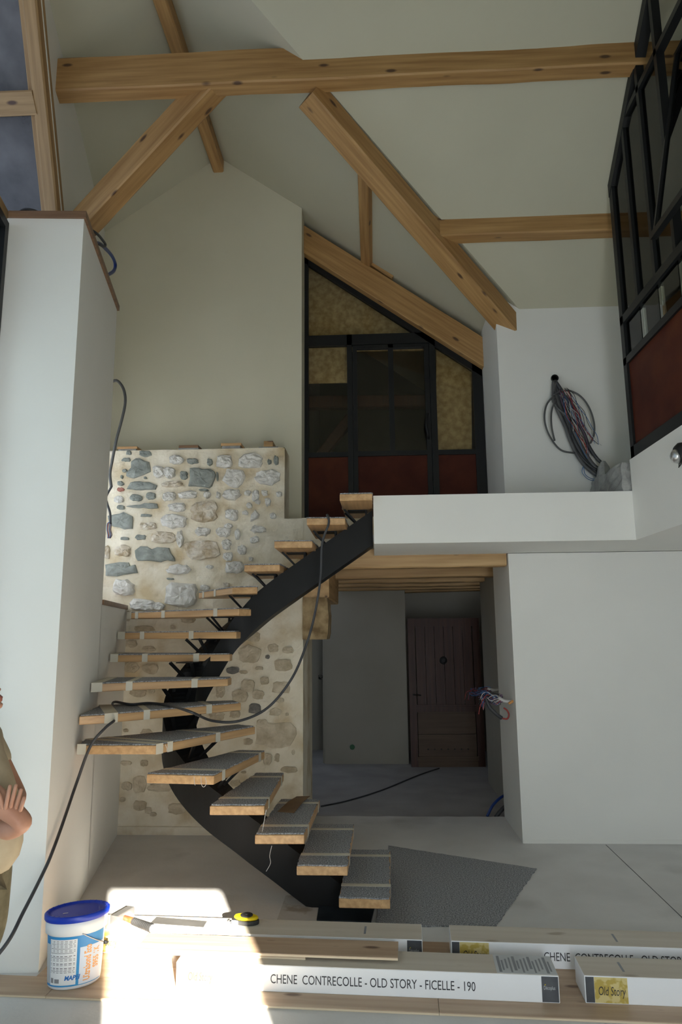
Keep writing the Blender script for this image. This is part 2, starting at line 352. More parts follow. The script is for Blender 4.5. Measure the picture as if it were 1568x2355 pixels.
struct(b.build('wall_front', 'plaster'), 'white wall with the garden door behind the viewer', 'wall')
b = MB(); b.box((4.5, -1.3, 0), (4.7, 7.4, 7.4)); struct(b.build('wall_side', 'plaster'), 'far right side wall of the room', 'wall')
# ceilings
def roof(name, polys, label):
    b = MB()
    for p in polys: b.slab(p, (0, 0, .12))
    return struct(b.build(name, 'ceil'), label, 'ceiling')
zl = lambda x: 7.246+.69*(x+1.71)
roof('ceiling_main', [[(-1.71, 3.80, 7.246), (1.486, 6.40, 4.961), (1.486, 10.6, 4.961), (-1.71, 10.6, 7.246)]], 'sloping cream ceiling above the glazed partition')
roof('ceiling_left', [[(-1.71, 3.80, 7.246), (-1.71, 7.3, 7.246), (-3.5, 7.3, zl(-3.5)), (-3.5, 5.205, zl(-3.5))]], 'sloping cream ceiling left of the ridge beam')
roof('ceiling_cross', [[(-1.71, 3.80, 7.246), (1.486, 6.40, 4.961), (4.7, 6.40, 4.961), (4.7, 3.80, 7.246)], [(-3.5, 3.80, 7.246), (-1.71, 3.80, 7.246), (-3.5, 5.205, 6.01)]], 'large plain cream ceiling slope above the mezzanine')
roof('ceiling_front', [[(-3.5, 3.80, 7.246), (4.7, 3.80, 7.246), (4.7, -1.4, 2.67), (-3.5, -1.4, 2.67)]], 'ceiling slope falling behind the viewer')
# mezzanine
b = MB(); b.prism([(.005, 5.55), (2.11, 5.55), (2.30, 5.55), (2.30, .6), (4.55, .6), (4.55, 6.44), (1.30, 6.44), (.005, 6.47)], 2.534, MZ)
b.prism([(2.11, 5.549), (2.30, 5.549), (2.30, .6), (2.11, .6)], 2.534, 3.195)
struct(b.build('floor_mezzanine', 'plaster'), 'white mezzanine slab with plain fascia and parapet', 'mezzanine')
b = MB(); b.prism([(-.68, 6.70), (1.30, 6.46), (1.30, 10.5), (-.68, 10.5)], 2.62, MZ-.003)
struct(b.build('floor_upper', 'screed'), 'upper floor slab between the mezzanine and the glazed partition', 'floor')
# passage beyond
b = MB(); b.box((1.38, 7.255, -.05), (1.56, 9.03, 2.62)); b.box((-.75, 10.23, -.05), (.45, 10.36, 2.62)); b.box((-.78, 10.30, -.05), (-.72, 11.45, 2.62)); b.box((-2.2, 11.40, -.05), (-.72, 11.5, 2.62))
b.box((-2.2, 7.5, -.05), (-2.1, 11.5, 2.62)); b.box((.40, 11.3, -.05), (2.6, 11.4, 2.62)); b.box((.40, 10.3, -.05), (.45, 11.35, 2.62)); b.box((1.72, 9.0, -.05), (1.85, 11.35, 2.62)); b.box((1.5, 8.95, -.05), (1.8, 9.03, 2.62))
struct(b.build('wall_passage', 'dimplaster'), 'white walls at the back of the dim passage', 'wall')
# stone wall body: lumpy lime mortar
def lumpy(b, x0, x1, z0, z1, y, step=.025, amp=.017, keep=None):
    nx, nz = max(1, int((x1-x0)/step)), max(1, int((z1-z0)/step)); k = len(b.v)
    for j in range(nz+1):
        for i in range(nx+1):
            x, z = x0+(x1-x0)*i/nx, z0+(z1-z0)*j/nz
            n = noise.fractal(Vector((x*5, z*5, 3)), 1.0, 2.0, 4)*amp+noise.noise(Vector((x*1.5, z*1.5, 8)))*amp
            b.v.append(Vector((x, y-.004-n, z)))
    for j in range(nz):
        for i in range(nx):
            a = k+j*(nx+1)+i; b.f.append((a, a+1, a+nx+2, a+nx+1)); b.mi.append(0)
b = MB(); lumpy(b, -3.05, -.873, 2.93, 3.655, YS); lumpy(b, -3.05, -.688, 0, 2.93, YS)
b.box((-3.05, YS+.012, 2.9), (-.873, 6.97, 3.655)); b.box((-3.05, YS+.012, 0), (-.688, 7.56, 2.93));
b.box((-.885, YS-.012, 2.93), (-.873, YS+.02, 3.655)); b.box((-.70, YS-.012, 0), (-.688, YS+.02, 2.93)); b.box((-3.05, YS-.012, 3.645), (-.873, YS+.02, 3.655))
b.box((-2.42, YS-.03, 0), (-1.3, YS+.01, .07))
stone_wall = struct(b.build('wall_back_stone', 'lime', smooth=False, fix=False), 'rubble stone wall pointed with cream lime mortar behind the stairs', 'stone wall')

b = MB(); lumpy(b, -.70, .30, 2.615, 2.934, YS); b.box((-.687, YS+.012, 2.62), (1.25, 6.69, 2.934))
struct(b.build('wall_lintel', 'lime', fix=False), 'rendered shoulder of the stone wall behind the upper treads', 'wall')
# ------------------------------------------------------------------ roof timbers
def rb(label, *a, **k): return tag(beam('roof_beam', *a, **k), label, 'beam', 'exposed roof timbers')
rb('long horizontal pine beam spanning the room below the ridge', (-2.62, 4.78, 6.51), (4.45, 4.78, 6.51), .15, .31, anchor=(1, -1), jit=.009)
rb('short horizontal pine purlin running into the black glazed screen', (.50, 5.74, 5.62), (4.45, 5.74, 5.62), .15, .24, anchor=(1, -1))
A, B = Vector((-.36, 4.895, 6.285)), Vector((1.475, 6.42, 4.925)); B = B+(B-A)*.13
rb('diagonal pine valley rafter dropping to the top of the white wall', A, B, .20, .19, anchor=(1, -1), jit=.008)
A = atY((505, 178), 4.90); B = atP((150, 560), (WX(4.04), 4.04, 0), (1, .215, 0))
rb('leaning pine brace between the long beam and the white pier', A, B, .17, .22, anchor=(0, 0), jit=.014)
rb('small ridge beam along the top of the ceiling', (-1.71, 3.75, 7.13), (-1.71, 7.0, 7.13), .12, .16, jit=.003)
rb('short pine purlin between the valley rafter and the sloping beam', (-.02, 5.55, mainR(-.02)-.035), (-.02, 7.27, mainR(-.02)-.035), .12, .09, up=(.58, 0, .81), jit=.002)
A, B = atY((690, 512), 7.22), atY((1112, 776), 7.22); B = B+(B-A)*.12
rb('sloping pine beam on top of the glazed partition', A, B, .12, .285, anchor=(1, -1), jit=.004, ch=.006)
A, B = atY((850, 606), 7.23), atY((900, 640), 7.23)
tag(beam('wood_block', A, B, .08, .11, anchor=(1, 1), jit=.001), 'small pine block on the sloping beam under the purlin', 'block')
# joists and corbel over the passage
for k, (y, xr) in enumerate([(6.455, 1.245), (7.75, 1.37), (8.55, 1.37), (9.3, 1.65), (9.95, 1.65), (10.6, 1.65)]):
    o = beam('passage_joist', ((-.70, -.62, -.62, -.62, -.62, .47)[k], y, 2.42-.004*k), (xr, y, 2.42), .20 if k else .145, .19, 'joist', anchor=(1 if k else 1, 1), jit=.012)
    tag(o, ['pale pine joist over the passage mouth, directly behind the white fascia', 'second pine joist back from the white fascia over the passage', 'third pine joist back from the white fascia over the passage', 'fourth pine joist back, between the fascia and the old door', 'fifth pine joist back, just in front of the old door', 'short pine joist behind the old door, deepest in the passage'][k], 'beam', 'joists over the passage')
b = MB(); b.box((-.9, 6.70, 2.60), (1.5, 11.4, 2.63)); struct(b.build('ceiling_passage', 'joist'), 'boarded ceiling above the passage joists', 'ceiling')
tag(beam('support_beam', (-.56, 6.60, 2.31), (-.56, 8.3, 2.31), .25, .33, 'joist', jit=.01), 'thick pine beam resting on the stone corbel beside the passage', 'beam')
b = MB(); n = 7
for i in range(n+1):
    z = 1.755+(2.15-1.755)*i/n; ex = .015*noise.noise(Vector((i*1.7, 2, 0)))
    for x, y in ((-.69, 6.58), (-.46+ex+.02*math.sin(i/n*3), 6.58+ex), (-.455+ex+.02*math.sin(i/n*3), 6.95), (-.69, 6.95)): b.v.append(Vector((x, y, z)))
for i in range(n):
    for j in range(4): b.f.append((i*4+j, i*4+(j+1) % 4, i*4+4+(j+1) % 4, i*4+4+j)); b.mi.append(0)
b.f += [(3, 2, 1, 0), (n*4, n*4+1, n*4+2, n*4+3)]; b.mi += [0, 0]
tag(b.build('stone_corbel', 'corb'), 'rough brown stone corbel under the passage beam', 'corbel')

# ------------------------------------------------------------------ stones of the rubble wall (parts of the wall)
def wp(p): q = atY(p, YS-.012); return (q.x, q.z)
def stone(outline, m, prot, rough, seed):
    rnd = random.Random(seed); n = len(outline)
    cx, cz = sum(p[0] for p in outline)/n, sum(p[1] for p in outline)/n
    rings = [(1.0, -.02), (.97, prot*.55), (.80, prot*.9), (.55, prot), (.28, prot)]
    b = MB()
    for t, h in rings:
        for i, (x, z) in enumerate(outline):
            j = rough if h > 0 else 0
            xx, zz = cx+(x-cx)*t, cz+(z-cz)*t
            hh = h+j*(noise.noise(Vector((xx*38, zz*38, seed)))*.8+rnd.uniform(-.35, .35)) if h > 0 else h
            b.v.append(Vector((xx+rnd.uniform(-j, j)*.4*t, YS-.012-max(hh, -.02), zz+rnd.uniform(-j, j)*.4*t)))
    b.v.append(Vector((cx, YS-.012-prot-rough*rnd.uniform(-.5, .6), cz)))
    for r in range(len(rings)-1):
        for i in range(n): a, c = r*n+i, r*n+(i+1) % n; b.f.append((a, c, c+n, a+n)); b.mi.append(0)
    k = (len(rings)-1)*n
    for i in range(n): b.f.append((k+i, k+(i+1) % n, len(b.v)-1)); b.mi.append(0)
    return b.build('stone', m, stone_wall)
def blob(cx, cy, w, h, seed):
    rnd = random.Random(seed); out = []; n = 10 if max(w, h) < 16 else 15
    for i in range(n):
        q = -2*math.pi*i/n; k = 1+.16*noise.noise(Vector((math.cos(q)*1.7, math.sin(q)*1.7, seed*.37)))+rnd.uniform(-.10, .10)
        c, s = math.cos(q), math.sin(q); e = (abs(c)**3+abs(s)**3)**(-1/3)     # squarish
        out.append(wp((cx+w/2*c*k*e, cy+h/2*s*k*e)))
    return out
def z1(L): return [(230+.1658*x, 1010+.1658*y) for x, y in L]
def z3(L): return [(230+.1658*x, 1200+.1658*y) for x, y in L]
def z2(L): return [(450+.1722*x, 1010+.1722*y) for x, y in L]
def dens(poly, seed):                                   # more points along a traced outline, a little uneven
    rnd = random.Random(seed); out = []
    for i in range(len(poly)):
        a, c = poly[i], poly[(i+1) % len(poly)]; L = math.hypot(c[0]-a[0], c[1]-a[1]); k = max(1, int(L/9))
        for j in range(k): out.append((a[0]+(c[0]-a[0])*j/k+rnd.uniform(-.8, .8), a[1]+(c[1]-a[1])*j/k+rnd.uniform(-.8, .8)))
    return [wp(p) for p in out]
traced = [
 z1([(440, 310), (500, 268), (560, 268), (690, 320), (705, 460), (570, 510), (470, 550), (360, 520), (370, 470), (440, 400)]),
 z1([(370, 690), (430, 610), (480, 590), (690, 600), (795, 640), (770, 700), (560, 710)]),
 z1([(365, 935), (560, 910), (700, 885), (795, 895), (810, 965), (600, 960), (450, 955)]),
 z1([(110, 1070), (330, 1015), (460, 1075), (455, 1250), (340, 1250), (130, 1200)]),
 [(436, 1076), (457, 1075), (468, 1078), (482, 1077), (492, 1084), (496, 1092), (493, 1104), (488, 1119), (482, 1122), (460, 1120), (434, 1118), (436, 1100)],
 z3([(480, 400), (560, 345), (660, 340), (720, 375), (800, 345), (960, 360), (985, 430), (1040, 500), (1040, 550), (930, 535), (850, 560), (700, 545), (520, 540), (490, 490)]),
 z3([(75, 600), (280, 560), (400, 565), (420, 610), (500, 600), (525, 715), (400, 730), (240, 755), (80, 750)])]
sd = 1
for t in traced: stone(dens(t, sd), 'sgrey', .030, .009, sd); sd += 1
stone(dens(z2([(735, 1100), (750, 1010), (805, 945), (850, 1010), (840, 1060), (800, 1080)]), sd), 'swhite', .055, .008, sd); sd += 1
UP = dict(
 sgrey=[(297, 1041.5, 13, 11), (334.5, 1044, 29, 14), (290, 1058, 20, 9), (287, 1083, 12, 7), (280.6, 1097, 6, 8), (335, 1099.5, 8, 5), (278, 1112, 15, 10), (313, 1145, 30, 15), (347, 1141, 23, 16), (278, 1167, 17, 10), (336, 1186, 25, 7),
        (443, 1061, 25, 13), (423, 1094, 18, 20), (468, 1127, 22, 4), (482, 1063, 12, 16), (619, 1062.5, 9, 12), (635, 1059, 10, 21), (500, 1096, 4, 20), (324, 1236, 25, 12), (288, 1239, 23, 8), (391, 1331, 16, 5)],
 sred=[(278, 1126, 17, 9)],
 sochre=[(341, 1210, 40, 18), (397, 1114, 50, 13), (376, 1236, 55, 27), (283, 1268, 36, 27), (246, 1271, 13, 30), (468, 1178, 62, 46), (465, 1266, 84, 42), (521, 1345, 16, 10)],
 swhite=[(274, 1149, 23, 15), (400, 1199, 56, 31), (406, 1058, 33, 20), (366, 1086, 27, 30), (391, 1088, 27, 25), (389, 1142, 31, 20), (432, 1138, 43, 18), (477, 1138, 15, 15), (407, 1167, 40, 20), (517, 1062, 36, 31), (577, 1060, 58, 34),
        (538, 1100, 53, 38), (615, 1098, 58, 33), (533, 1138, 41, 24), (570, 1134, 14, 12), (588, 1140, 16, 26), (609, 1134, 14, 14), (616, 1155, 14, 19), (642, 1137, 14, 12), (573, 1163, 14, 12), (593, 1155, 12, 9), (502, 1139, 10, 15),
        (533, 1184, 31, 26), (564, 1180, 14, 10), (628, 1187, 15, 14), (595, 1218, 34, 17), (526, 1210, 19, 12), (467, 1223, 34, 19), (514, 1225, 34, 22), (546, 1229, 12, 24), (415, 1239, 15, 36), (412, 1310, 53, 23), (285, 1352, 50, 36),
        (417, 1368, 74, 54), (328, 1391, 62, 26), (366, 1394, 26, 18), (472, 1352, 23, 13), (482, 1304, 16, 9), (521, 1252, 22, 25), (524, 1280, 22, 20), (557, 1265, 20, 23), (586, 1242, 21, 16), (540, 1305, 42, 30), (578, 1286, 10, 10)])
for m_, L in UP.items():
    for q in L:
        big = q[2]*q[3] > 500
        p, r = {'sgrey': (.026, .007), 'sred': (.022, .007), 'sochre': (.034 if big else .026, .018 if big else .012), 'swhite': (.042 if big else .032, .020 if big else .012)}[m_]
        if q[:2] in ((285, 1352), (417, 1368)): p, r = .065, .026
        stone(blob(*q, sd), m_, p, r, sd); sd += 1
LOW = [(580, 1463, 35, 26), (573, 1504, 51, 41), (628, 1490, 24, 20), (662, 1495, 25, 16), (615, 1511, 10, 10), (651, 1531, 40, 30), (535, 1542, 30, 16), (560, 1546, 18, 8), (596, 1537, 18, 7), (570, 1577, 31, 28), (608, 1566, 20, 18),
 (647, 1581, 41, 29), (550, 1601, 38, 30), (593, 1598, 28, 22), (586, 1630, 30, 25), (643, 1610, 20, 12), (634, 1637, 28, 18), (660, 1643, 8, 8), (540, 1643, 26, 16), (498, 1647, 38, 20), (506, 1590, 20, 30), (631, 1689, 92, 61), (602, 1664, 26, 20),
 (570, 1705, 20, 16), (615, 1746, 20, 27), (637, 1742, 12, 20), (664, 1770, 39, 14), (674, 1730, 8, 12), (541, 1801, 24, 16), (560, 1776, 12, 6), (295, 1417, 11, 27), (333, 1446, 48, 15), (398, 1442, 13, 11), (432, 1425, 31, 17), (302, 1480, 27, 19),
 (343, 1492, 29, 13), (302, 1534, 34, 25), (346, 1538, 38, 23), (318, 1593, 38, 19), (348, 1589, 15, 11), (457, 1601, 23, 19), (337, 1684, 27, 15), (289, 1680, 11, 8), (289, 1755, 27, 11), (331, 1755, 17, 15), (320, 1804, 31, 46), (291, 1808, 23, 19),
 (367, 1810, 54, 21), (321, 1852, 31, 23), (408, 1860, 42, 25), (281, 1839, 13, 11), (341, 1864, 17, 15), (352, 1873, 15, 9)]
for q in LOW:
    m_ = 'sdark' if q[:2] in ((586, 1630), (535, 1542), (615, 1511)) else 'sbrown'
    stone(blob(*q, sd), m_, .012, .007, sd); sd += 1

# ------------------------------------------------------------------ staircase
RI = MZ/16
stair = empty('staircase', (-.7, 5.3, 0), world=True)
tag(stair, 'half-turn staircase with black steel spine and floating oak treads under taped grey carpet', 'staircase')
SP = [(.62, .005, 5.08), (1, -.095, 5.08), (2, -.36, 5.08), (3, -.63, 5.08), (4, -.89, 5.075), (5, -1.14, 5.09), (6, -1.35, 5.18), (7, -1.49, 5.33), (8, -1.55, 5.50), (9, -1.52, 5.67), (10, -1.43, 5.81), (11, -1.30, 5.91), (12, -1.13, 5.955), (13, -.92, 5.96), (14, -.66, 5.96), (15, -.39, 5.96), (16, -.12, 5.96), (16.43, -.004, 5.96)]
path = smooth_path([(x, y, i*RI) for i, x, y in SP], 6)
b = MB(); hw = .12
for i, p in enumerate(path):
    t = path[min(i+1, len(path)-1)]-path[max(i-1, 0)]; t.z = 0; t.normalize(); sdv = Vector((-t.y, t.x, 0))*hw
    zt, zb = max(p.z-.15, .014), max(p.z-.45, .002)
    for sg, z in ((-1, zb), (1, zb), (1, zt), (-1, zt)): b.v.append(Vector((p.x, p.y, z))+sdv*sg)
for i in range(len(path)-1):
    for j in range(4): a, c = i*4+j, i*4+(j+1) % 4; b.f.append((a, c, c+4, a+4)); b.mi.append(0)
e = (len(path)-1)*4; b.f += [(3, 2, 1, 0), (e, e+1, e+2, e+3)]; b.mi += [0, 0]
b.build('spine', 'steel', stair)
b = MB(); b.prism([tuple(atZ(q, 0).xy) for q in [(733, 2089), (862, 2089), (853, 2124), (728, 2120)]], .001, .014); b.build('base_plate', 'plate', stair)
TR = {  # nose edge from outer/near end to inner/far end, then back round
 1: [(.065, 4.605), (.087, 5.57), (-.23, 5.57), (-.255, 4.615)], 2: [(-.199, 4.626), (-.186, 5.565), (-.50, 5.565), (-.522, 4.627)],
 3: [(-.474, 4.633), (-.448, 5.55), (-.75, 5.55), (-.791, 4.628)], 4: [(-.726, 4.595), (-.735, 5.60), (-.95, 5.60), (-1.08, 4.592)],
 5: [(-1.059, 4.598), (-.871, 5.497), (-1.076, 5.525), (-1.516, 4.644)], 6: [(-1.455, 4.627), (-.949, 5.511), (-1.09, 5.60), (-2.035, 4.85), (-1.985, 4.631)],
 7: [(-1.85, 4.735), (-1.058, 5.477), (-1.14, 5.62), (-2.12, 5.30), (-1.995, 4.66)], 8: [(-2.07, 5.02), (-1.17, 5.50), (-1.17, 5.64), (-2.195, 5.66)],
 9: [(-2.21, 5.72), (-1.20, 5.70), (-1.20, 5.80), (-2.295, 6.15)], 10: [(-2.285, 6.06), (-1.13, 5.60), (-1.12, 5.74), (-2.36, 6.52)],
 11: [(-2.33, 6.40), (-1.10, 5.52), (-1.02, 5.66), (-1.75, 6.56), (-2.36, 6.56)], 12: [(-1.66, 6.42), (-1.19, 5.70), (-.97, 5.66), (-1.12, 6.50), (-1.62, 6.50)],
 13: [(-1.13, 6.5), (-1.083, 5.655), (-.785, 5.66), (-.75, 6.5)], 14: [(-.82, 6.46), (-.818, 5.56), (-.505, 5.58), (-.48, 6.46)],
 15: [(-.55, 6.42), (-.546, 5.53), (-.23, 5.55), (-.21, 6.42)], 16: [(-.255, 6.36), (-.269, 5.46), (-.002, 5.455), (-.002, 6.36)]}
def lerp2(a, c, t): return Vector((a[0]+(c[0]-a[0])*t, a[1]+(c[1]-a[1])*t))
for i, P in TR.items():
    z = i*RI; c = Vector((sum(p[0] for p in P)/len(P), sum(p[1] for p in P)/len(P), 0))
    mx, L = frame_mx((P[0][0], P[0][1], z-.055), (P[1][0], P[1][1], z-.055), (0, 0, 1)); inv = mx.inverted()
    b = MB(); b.prism([tuple((inv @ Vector((p[0], p[1], z))).xy) for p in P], 0, .055)
    tr = b.build('tread', 'oak', stair, bevel=.004); tr.matrix_basis = mx
    # carpet offcut, ragged edge, drawn a little inside the tread
    b = MB(); out = []
    for k in range(len(P)):
        a, d = Vector(P[k]), Vector(P[(k+1) % len(P)]); n = max(2, int((d-a).length/.035))
        for j in range(n):
            q = a+(d-a)*j/n; q = Vector((c.x, c.y))+(q-Vector((c.x, c.y)))*(.975 if i < 12 else 1.0)
            out.append((q.x+random.uniform(-.006, .006), q.y+random.uniform(-.006, .006)))
    if i in (1, 2): out = [(x, y-.012 if y < 4.8 else y) for x, y in out]
    b.prism([tuple((inv @ Vector((x, y, z))).xy) for x, y in out], .0553, .0635); cp = b.build('carpet', 'carpet', tr)
    spots = {1: (.22, .84), 2: (.22, .84), 3: (.20, .86), 4: (.18, .84), 5: (.16, .88), 6: (.12, .58), 7: (.28, .74), 8: (.26, .74), 9: (.29, .72), 10: (.22, .64), 11: (.10, .36, .82), 12: (.16, .52), 16: (.55,)}.get(i, ())
    B0, B1 = (P[-1], P[2])
    if i in (6, 7, 11, 12): B0 = P[3]
    ends = {6: [.0], 7: [.03], 8: [.03], 9: [.02], 10: [.03], 11: [.015]}.get(i, [])
    for t in list(spots)+[-e for e in ends]:
        w = .024; tt = abs(t)
        if t <= 0: w = .045 if i not in (6, 7) else .06
        w /= L; t0, t1 = max(tt-w, -.002), tt+w
        b = MB()
        def lp(q, h): v = inv @ Vector((q.x, q.y, z)); return Vector((v.x, v.y, h))
        f0, f1, k0, k1 = lerp2(P[0], P[1], t0), lerp2(P[0], P[1], t1), lerp2(B0, B1, t0), lerp2(B0, B1, t1)
        d = (f0-k0).normalized()*.003
        b.slab([lp(k0, .0637), lp(f0+d, .0637), lp(f1+d, .0637), lp(k1, .0637)], (0, 0, .0012))
        b.slab([lp(f0+d, .0649), lp(f0+d, -.001), lp(f1+d, -.001), lp(f1+d, .0649)], inv.to_3x3() @ Vector((d.x*.5, d.y*.5, 0)))
        b.build('tape', 'tape', tr)
    if i == 6:                                          # the end wrapped in tape against the wall
        b = MB(); q = [lp(Vector(p), 0) for p in (P[4], (P[4][0]+.06, P[4][1]))]; b.slab([q[0]+Vector((0, 0, -.001)), q[1]+Vector((0, 0, -.001)), q[1]+Vector((0, 0, .066)), q[0]+Vector((0, 0, .066))], inv.to_3x3() @ Vector((0, -.002, 0))); b.build('tape', 'tape', tr)
    # steel bracket between spine and tread
    s = [q for q in SP if q[0] == i][0]; nx = [q for q in SP if q[0] > i][0]; pv = [q for q in SP if q[0] < i][-1]
    f = Vector((nx[1]-pv[1], nx[2]-pv[2], 0)).normalized(); sd_ = Vector((-f.y, f.x, 0)); o3 = Vector((s[1], s[2], 0)); zt = z-.056
    sl = RI/ .27
    b = MB(); pl = [o3+f*a+sd_*d for a, d in ((-.10, -.07), (.07, -.07), (.07, .07), (-.10, .07))]
    b.slab([(q.x, q.y, zt-.008) for q in pl], (0, 0, .0078))
    def bar(A, B_, r=.013):
        mx2, L2 = frame_mx(A, B_, sd_); b.add([mx2 @ Vector((x, y, zz)) for x in (0, L2) for y, zz in ((-r*.6, -r), (r*.6, -r), (r*.6, r), (-r*.6, r))], [(0, 1, 2, 3), (7, 6, 5, 4), (0, 4, 5, 1), (1, 5, 6, 2), (2, 6, 7, 3), (3, 7, 4, 0)])
    for sg in (-1, 1):
        bar(o3+f*-.02+sd_*sg*.05+Vector((0, 0, z-.15-.02*sl-.01)), o3+f*-.13+sd_*sg*.105+Vector((0, 0, zt-.002)))
        bar(o3+f*.06+sd_*sg*.06+Vector((0, 0, z-.15+.06*sl-.02)), o3+f*.06+sd_*sg*.06+Vector((0, 0, zt-.002)))
    b.build('bracket', 'steel', stair)

for i, L in ((5, [(446, 1786), (447, 1800), (449, 1806)]), (5, [(462, 1786), (463, 1803), (468, 1810), (474, 1803), (472, 1788)]), (3, [(625, 1945), (620, 1968), (622, 1985), (612, 2004)]), (4, [(612, 1862), (608, 1885), (603, 1912)]), (6, [(380, 1712), (384, 1722), (383, 1728)])):
    q = min(p[1] for p in TR[i])-.012; b = MB(); b.tube(smooth_path([atY(p, q) for p in L], 4), .0018, 5); b.build('thread', 'wwhite', stair)
# ------------------------------------------------------------------ glazed partition upstairs
part = empty('glazed_partition', (.25, YP, MZ), world=True)
tag(part, 'black steel glazed partition with rust-red lower panels under the sloping beam', 'partition')
PX = lambda x, y=950: atY((x, y), YP).x
PZ = lambda y, x=850: atY((x, y), YP).z
sA, sB = atY((697, 578), YP), atY((1110, 842), YP)
def top_at(x): return sA.z+(sB.z-sA.z)*(x-sA.x)/(sB.x-sA.x)
def vbar(x0, x1, z0, z1, parent, name='post', d=.06, dy=0):
    b = MB(); f = (lambda x: top_at(x)) if z1 is None else (lambda x: z1)
    b.slab([(x0, YP+dy, z0), (x1, YP+dy, z0), (x1, YP+dy, f(x1)), (x0, YP+dy, f(x0))], (0, d, 0)); return b.build(name, 'frame', parent)
def hbar(x0, x1, z0, z1, parent, name='rail', d=.06, dy=0): return vbar(x0, x1, z0, z1, parent, name, d, dy)
xa, xb_, xc, xd, xe, xf, xg = PX(697), PX(709), PX(799), PX(821), PX(980), PX(1005), PX(1090); xh = 1.247
zt0, zt1, zl0, zl1, zb = PZ(792), PZ(768), PZ(1049), PZ(1038), MZ
vbar(xa, xb_, zb, None, part); vbar(xc, PX(811), zb, zt1, part); vbar(PX(991), xf, zb, None, part); vbar(xg, xh, zb, None, part)
hbar(xb_, xf, zt0, zt1, part); hbar(xb_, xc, zl0, zl1, part); hbar(xf, xg, zl0, zl1, part); hbar(xa, xh, zb, zb+.04, part)
b = MB(); b.slab([(sA.x, YP, sA.z), (xh, YP, top_at(xh)), (xh, YP, top_at(xh)-.13), (sA.x, YP, sA.z-.13)], (0, .06, 0)); b.build('rail', 'frame', part)
for x0, x1 in ((xb_, xc), (xf, xg)):
    b = MB(); b.box((x0, YP+.02, zb+.04), (x1, YP+.03, zl0)); b.build('panel', 'rust', part)
def pane(pts, parent, m='dglass'): b = MB(); b.slab([(x, YP+.028, z) for x, z in pts], (0, .006, 0)); return b.build('pane', m, parent)
pane([(xb_, zl1), (xc, zl1), (xc, zt0), (xb_, zt0)], part); pane([(xf, zl1), (xg, zl1), (xg, top_at(xg)-.13), (xf, top_at(xf)-.13)], part)
xt = xb_+(sA.z-.13-zt1)/((sA.z-sB.z)/(sB.x-sA.x)); pane([(xb_, zt1), (xt, zt1), (xb_, top_at(xb_)-.13)], part)
dr = hbar(PX(812), PX(990), zb+.05, zb+.10, part, 'door', dy=-.008)           # the door leaf: bottom rail, the rest hangs on it
for x0, x1 in ((PX(812), PX(822)), (PX(979), PX(990)), (PX(895), PX(907))): vbar(x0, x1, zb+.05 if x0 != PX(895) else zl1, zt0-.01, dr, 'stile', .055, -.008)
hbar(PX(822), PX(979), zl0, zl1, dr, 'rail', .055, -.008); hbar(PX(822), PX(979), zt0-.05, zt0-.01, dr, 'rail', .055, -.008)
b = MB(); b.box((PX(822), YP+.015, zb+.10), (PX(979), YP+.025, zl0)); b.build('panel', 'rust', dr)
pane([(PX(822), zl1), (PX(895), zl1), (PX(895), zt0-.05), (PX(822), zt0-.05)], dr); pane([(PX(907), zl1), (PX(979), zl1), (PX(979), zt0-.05), (PX(907), zt0-.05)], dr)
hz0, hz1, hx = PZ(1012), PZ(955), PX(984)
b = MB(); b.tube(smooth_path([(hx, YP, hz0), (hx-.015, YP-.05, hz0+.04), (hx-.03, YP-.07, (hz0+hz1)/2), (hx-.015, YP-.05, hz1-.04), (hx, YP, hz1)]), .014, 8); b.build('handle', 'frame', dr, True)
# the dim room behind it
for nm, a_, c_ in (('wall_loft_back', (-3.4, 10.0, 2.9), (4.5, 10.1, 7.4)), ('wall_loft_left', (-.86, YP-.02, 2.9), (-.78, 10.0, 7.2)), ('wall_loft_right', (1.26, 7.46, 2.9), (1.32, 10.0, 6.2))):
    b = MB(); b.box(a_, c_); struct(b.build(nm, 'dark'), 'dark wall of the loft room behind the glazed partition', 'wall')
def osb(pts, y, label):
    b = MB(); b.slab([tuple(atY(p, y)) for p in pts], (0, .018, 0)); return tag(b.build('osb_board', 'osb'), label, 'board')
osb([(699, 592), (960, 775), (699, 775)], 7.62, 'triangular chipboard sheet behind the top pane of the partition')
osb([(699, 776), (800, 776), (800, 880), (699, 882)], 7.60, 'chipboard sheet behind the top of the narrow side pane')
osb([(806, 776), (985, 776), (985, 806), (806, 808)], 7.68, 'narrow chipboard strip behind the top of the partition door')
osb([(1003, 775), (1084, 836), (1086, 1212), (1003, 1212)], 7.55, 'tall chipboard sheet behind the slanted side pane')
A, B = atY((690, 927), 8.2), atY((1000, 924), 8.2)
tag(beam('loft_beam', A, B, .14, .15, 'doorw', jit=.004), 'dark red horizontal beam seen through the partition door', 'beam')
A, B = atY((711, 1083), 8.1), atY((806, 962), 8.1)
tag(beam('loft_brace', A, B, .12, .13, 'doorw', jit=.004), 'dark slanting brace behind the narrow side pane', 'beam')

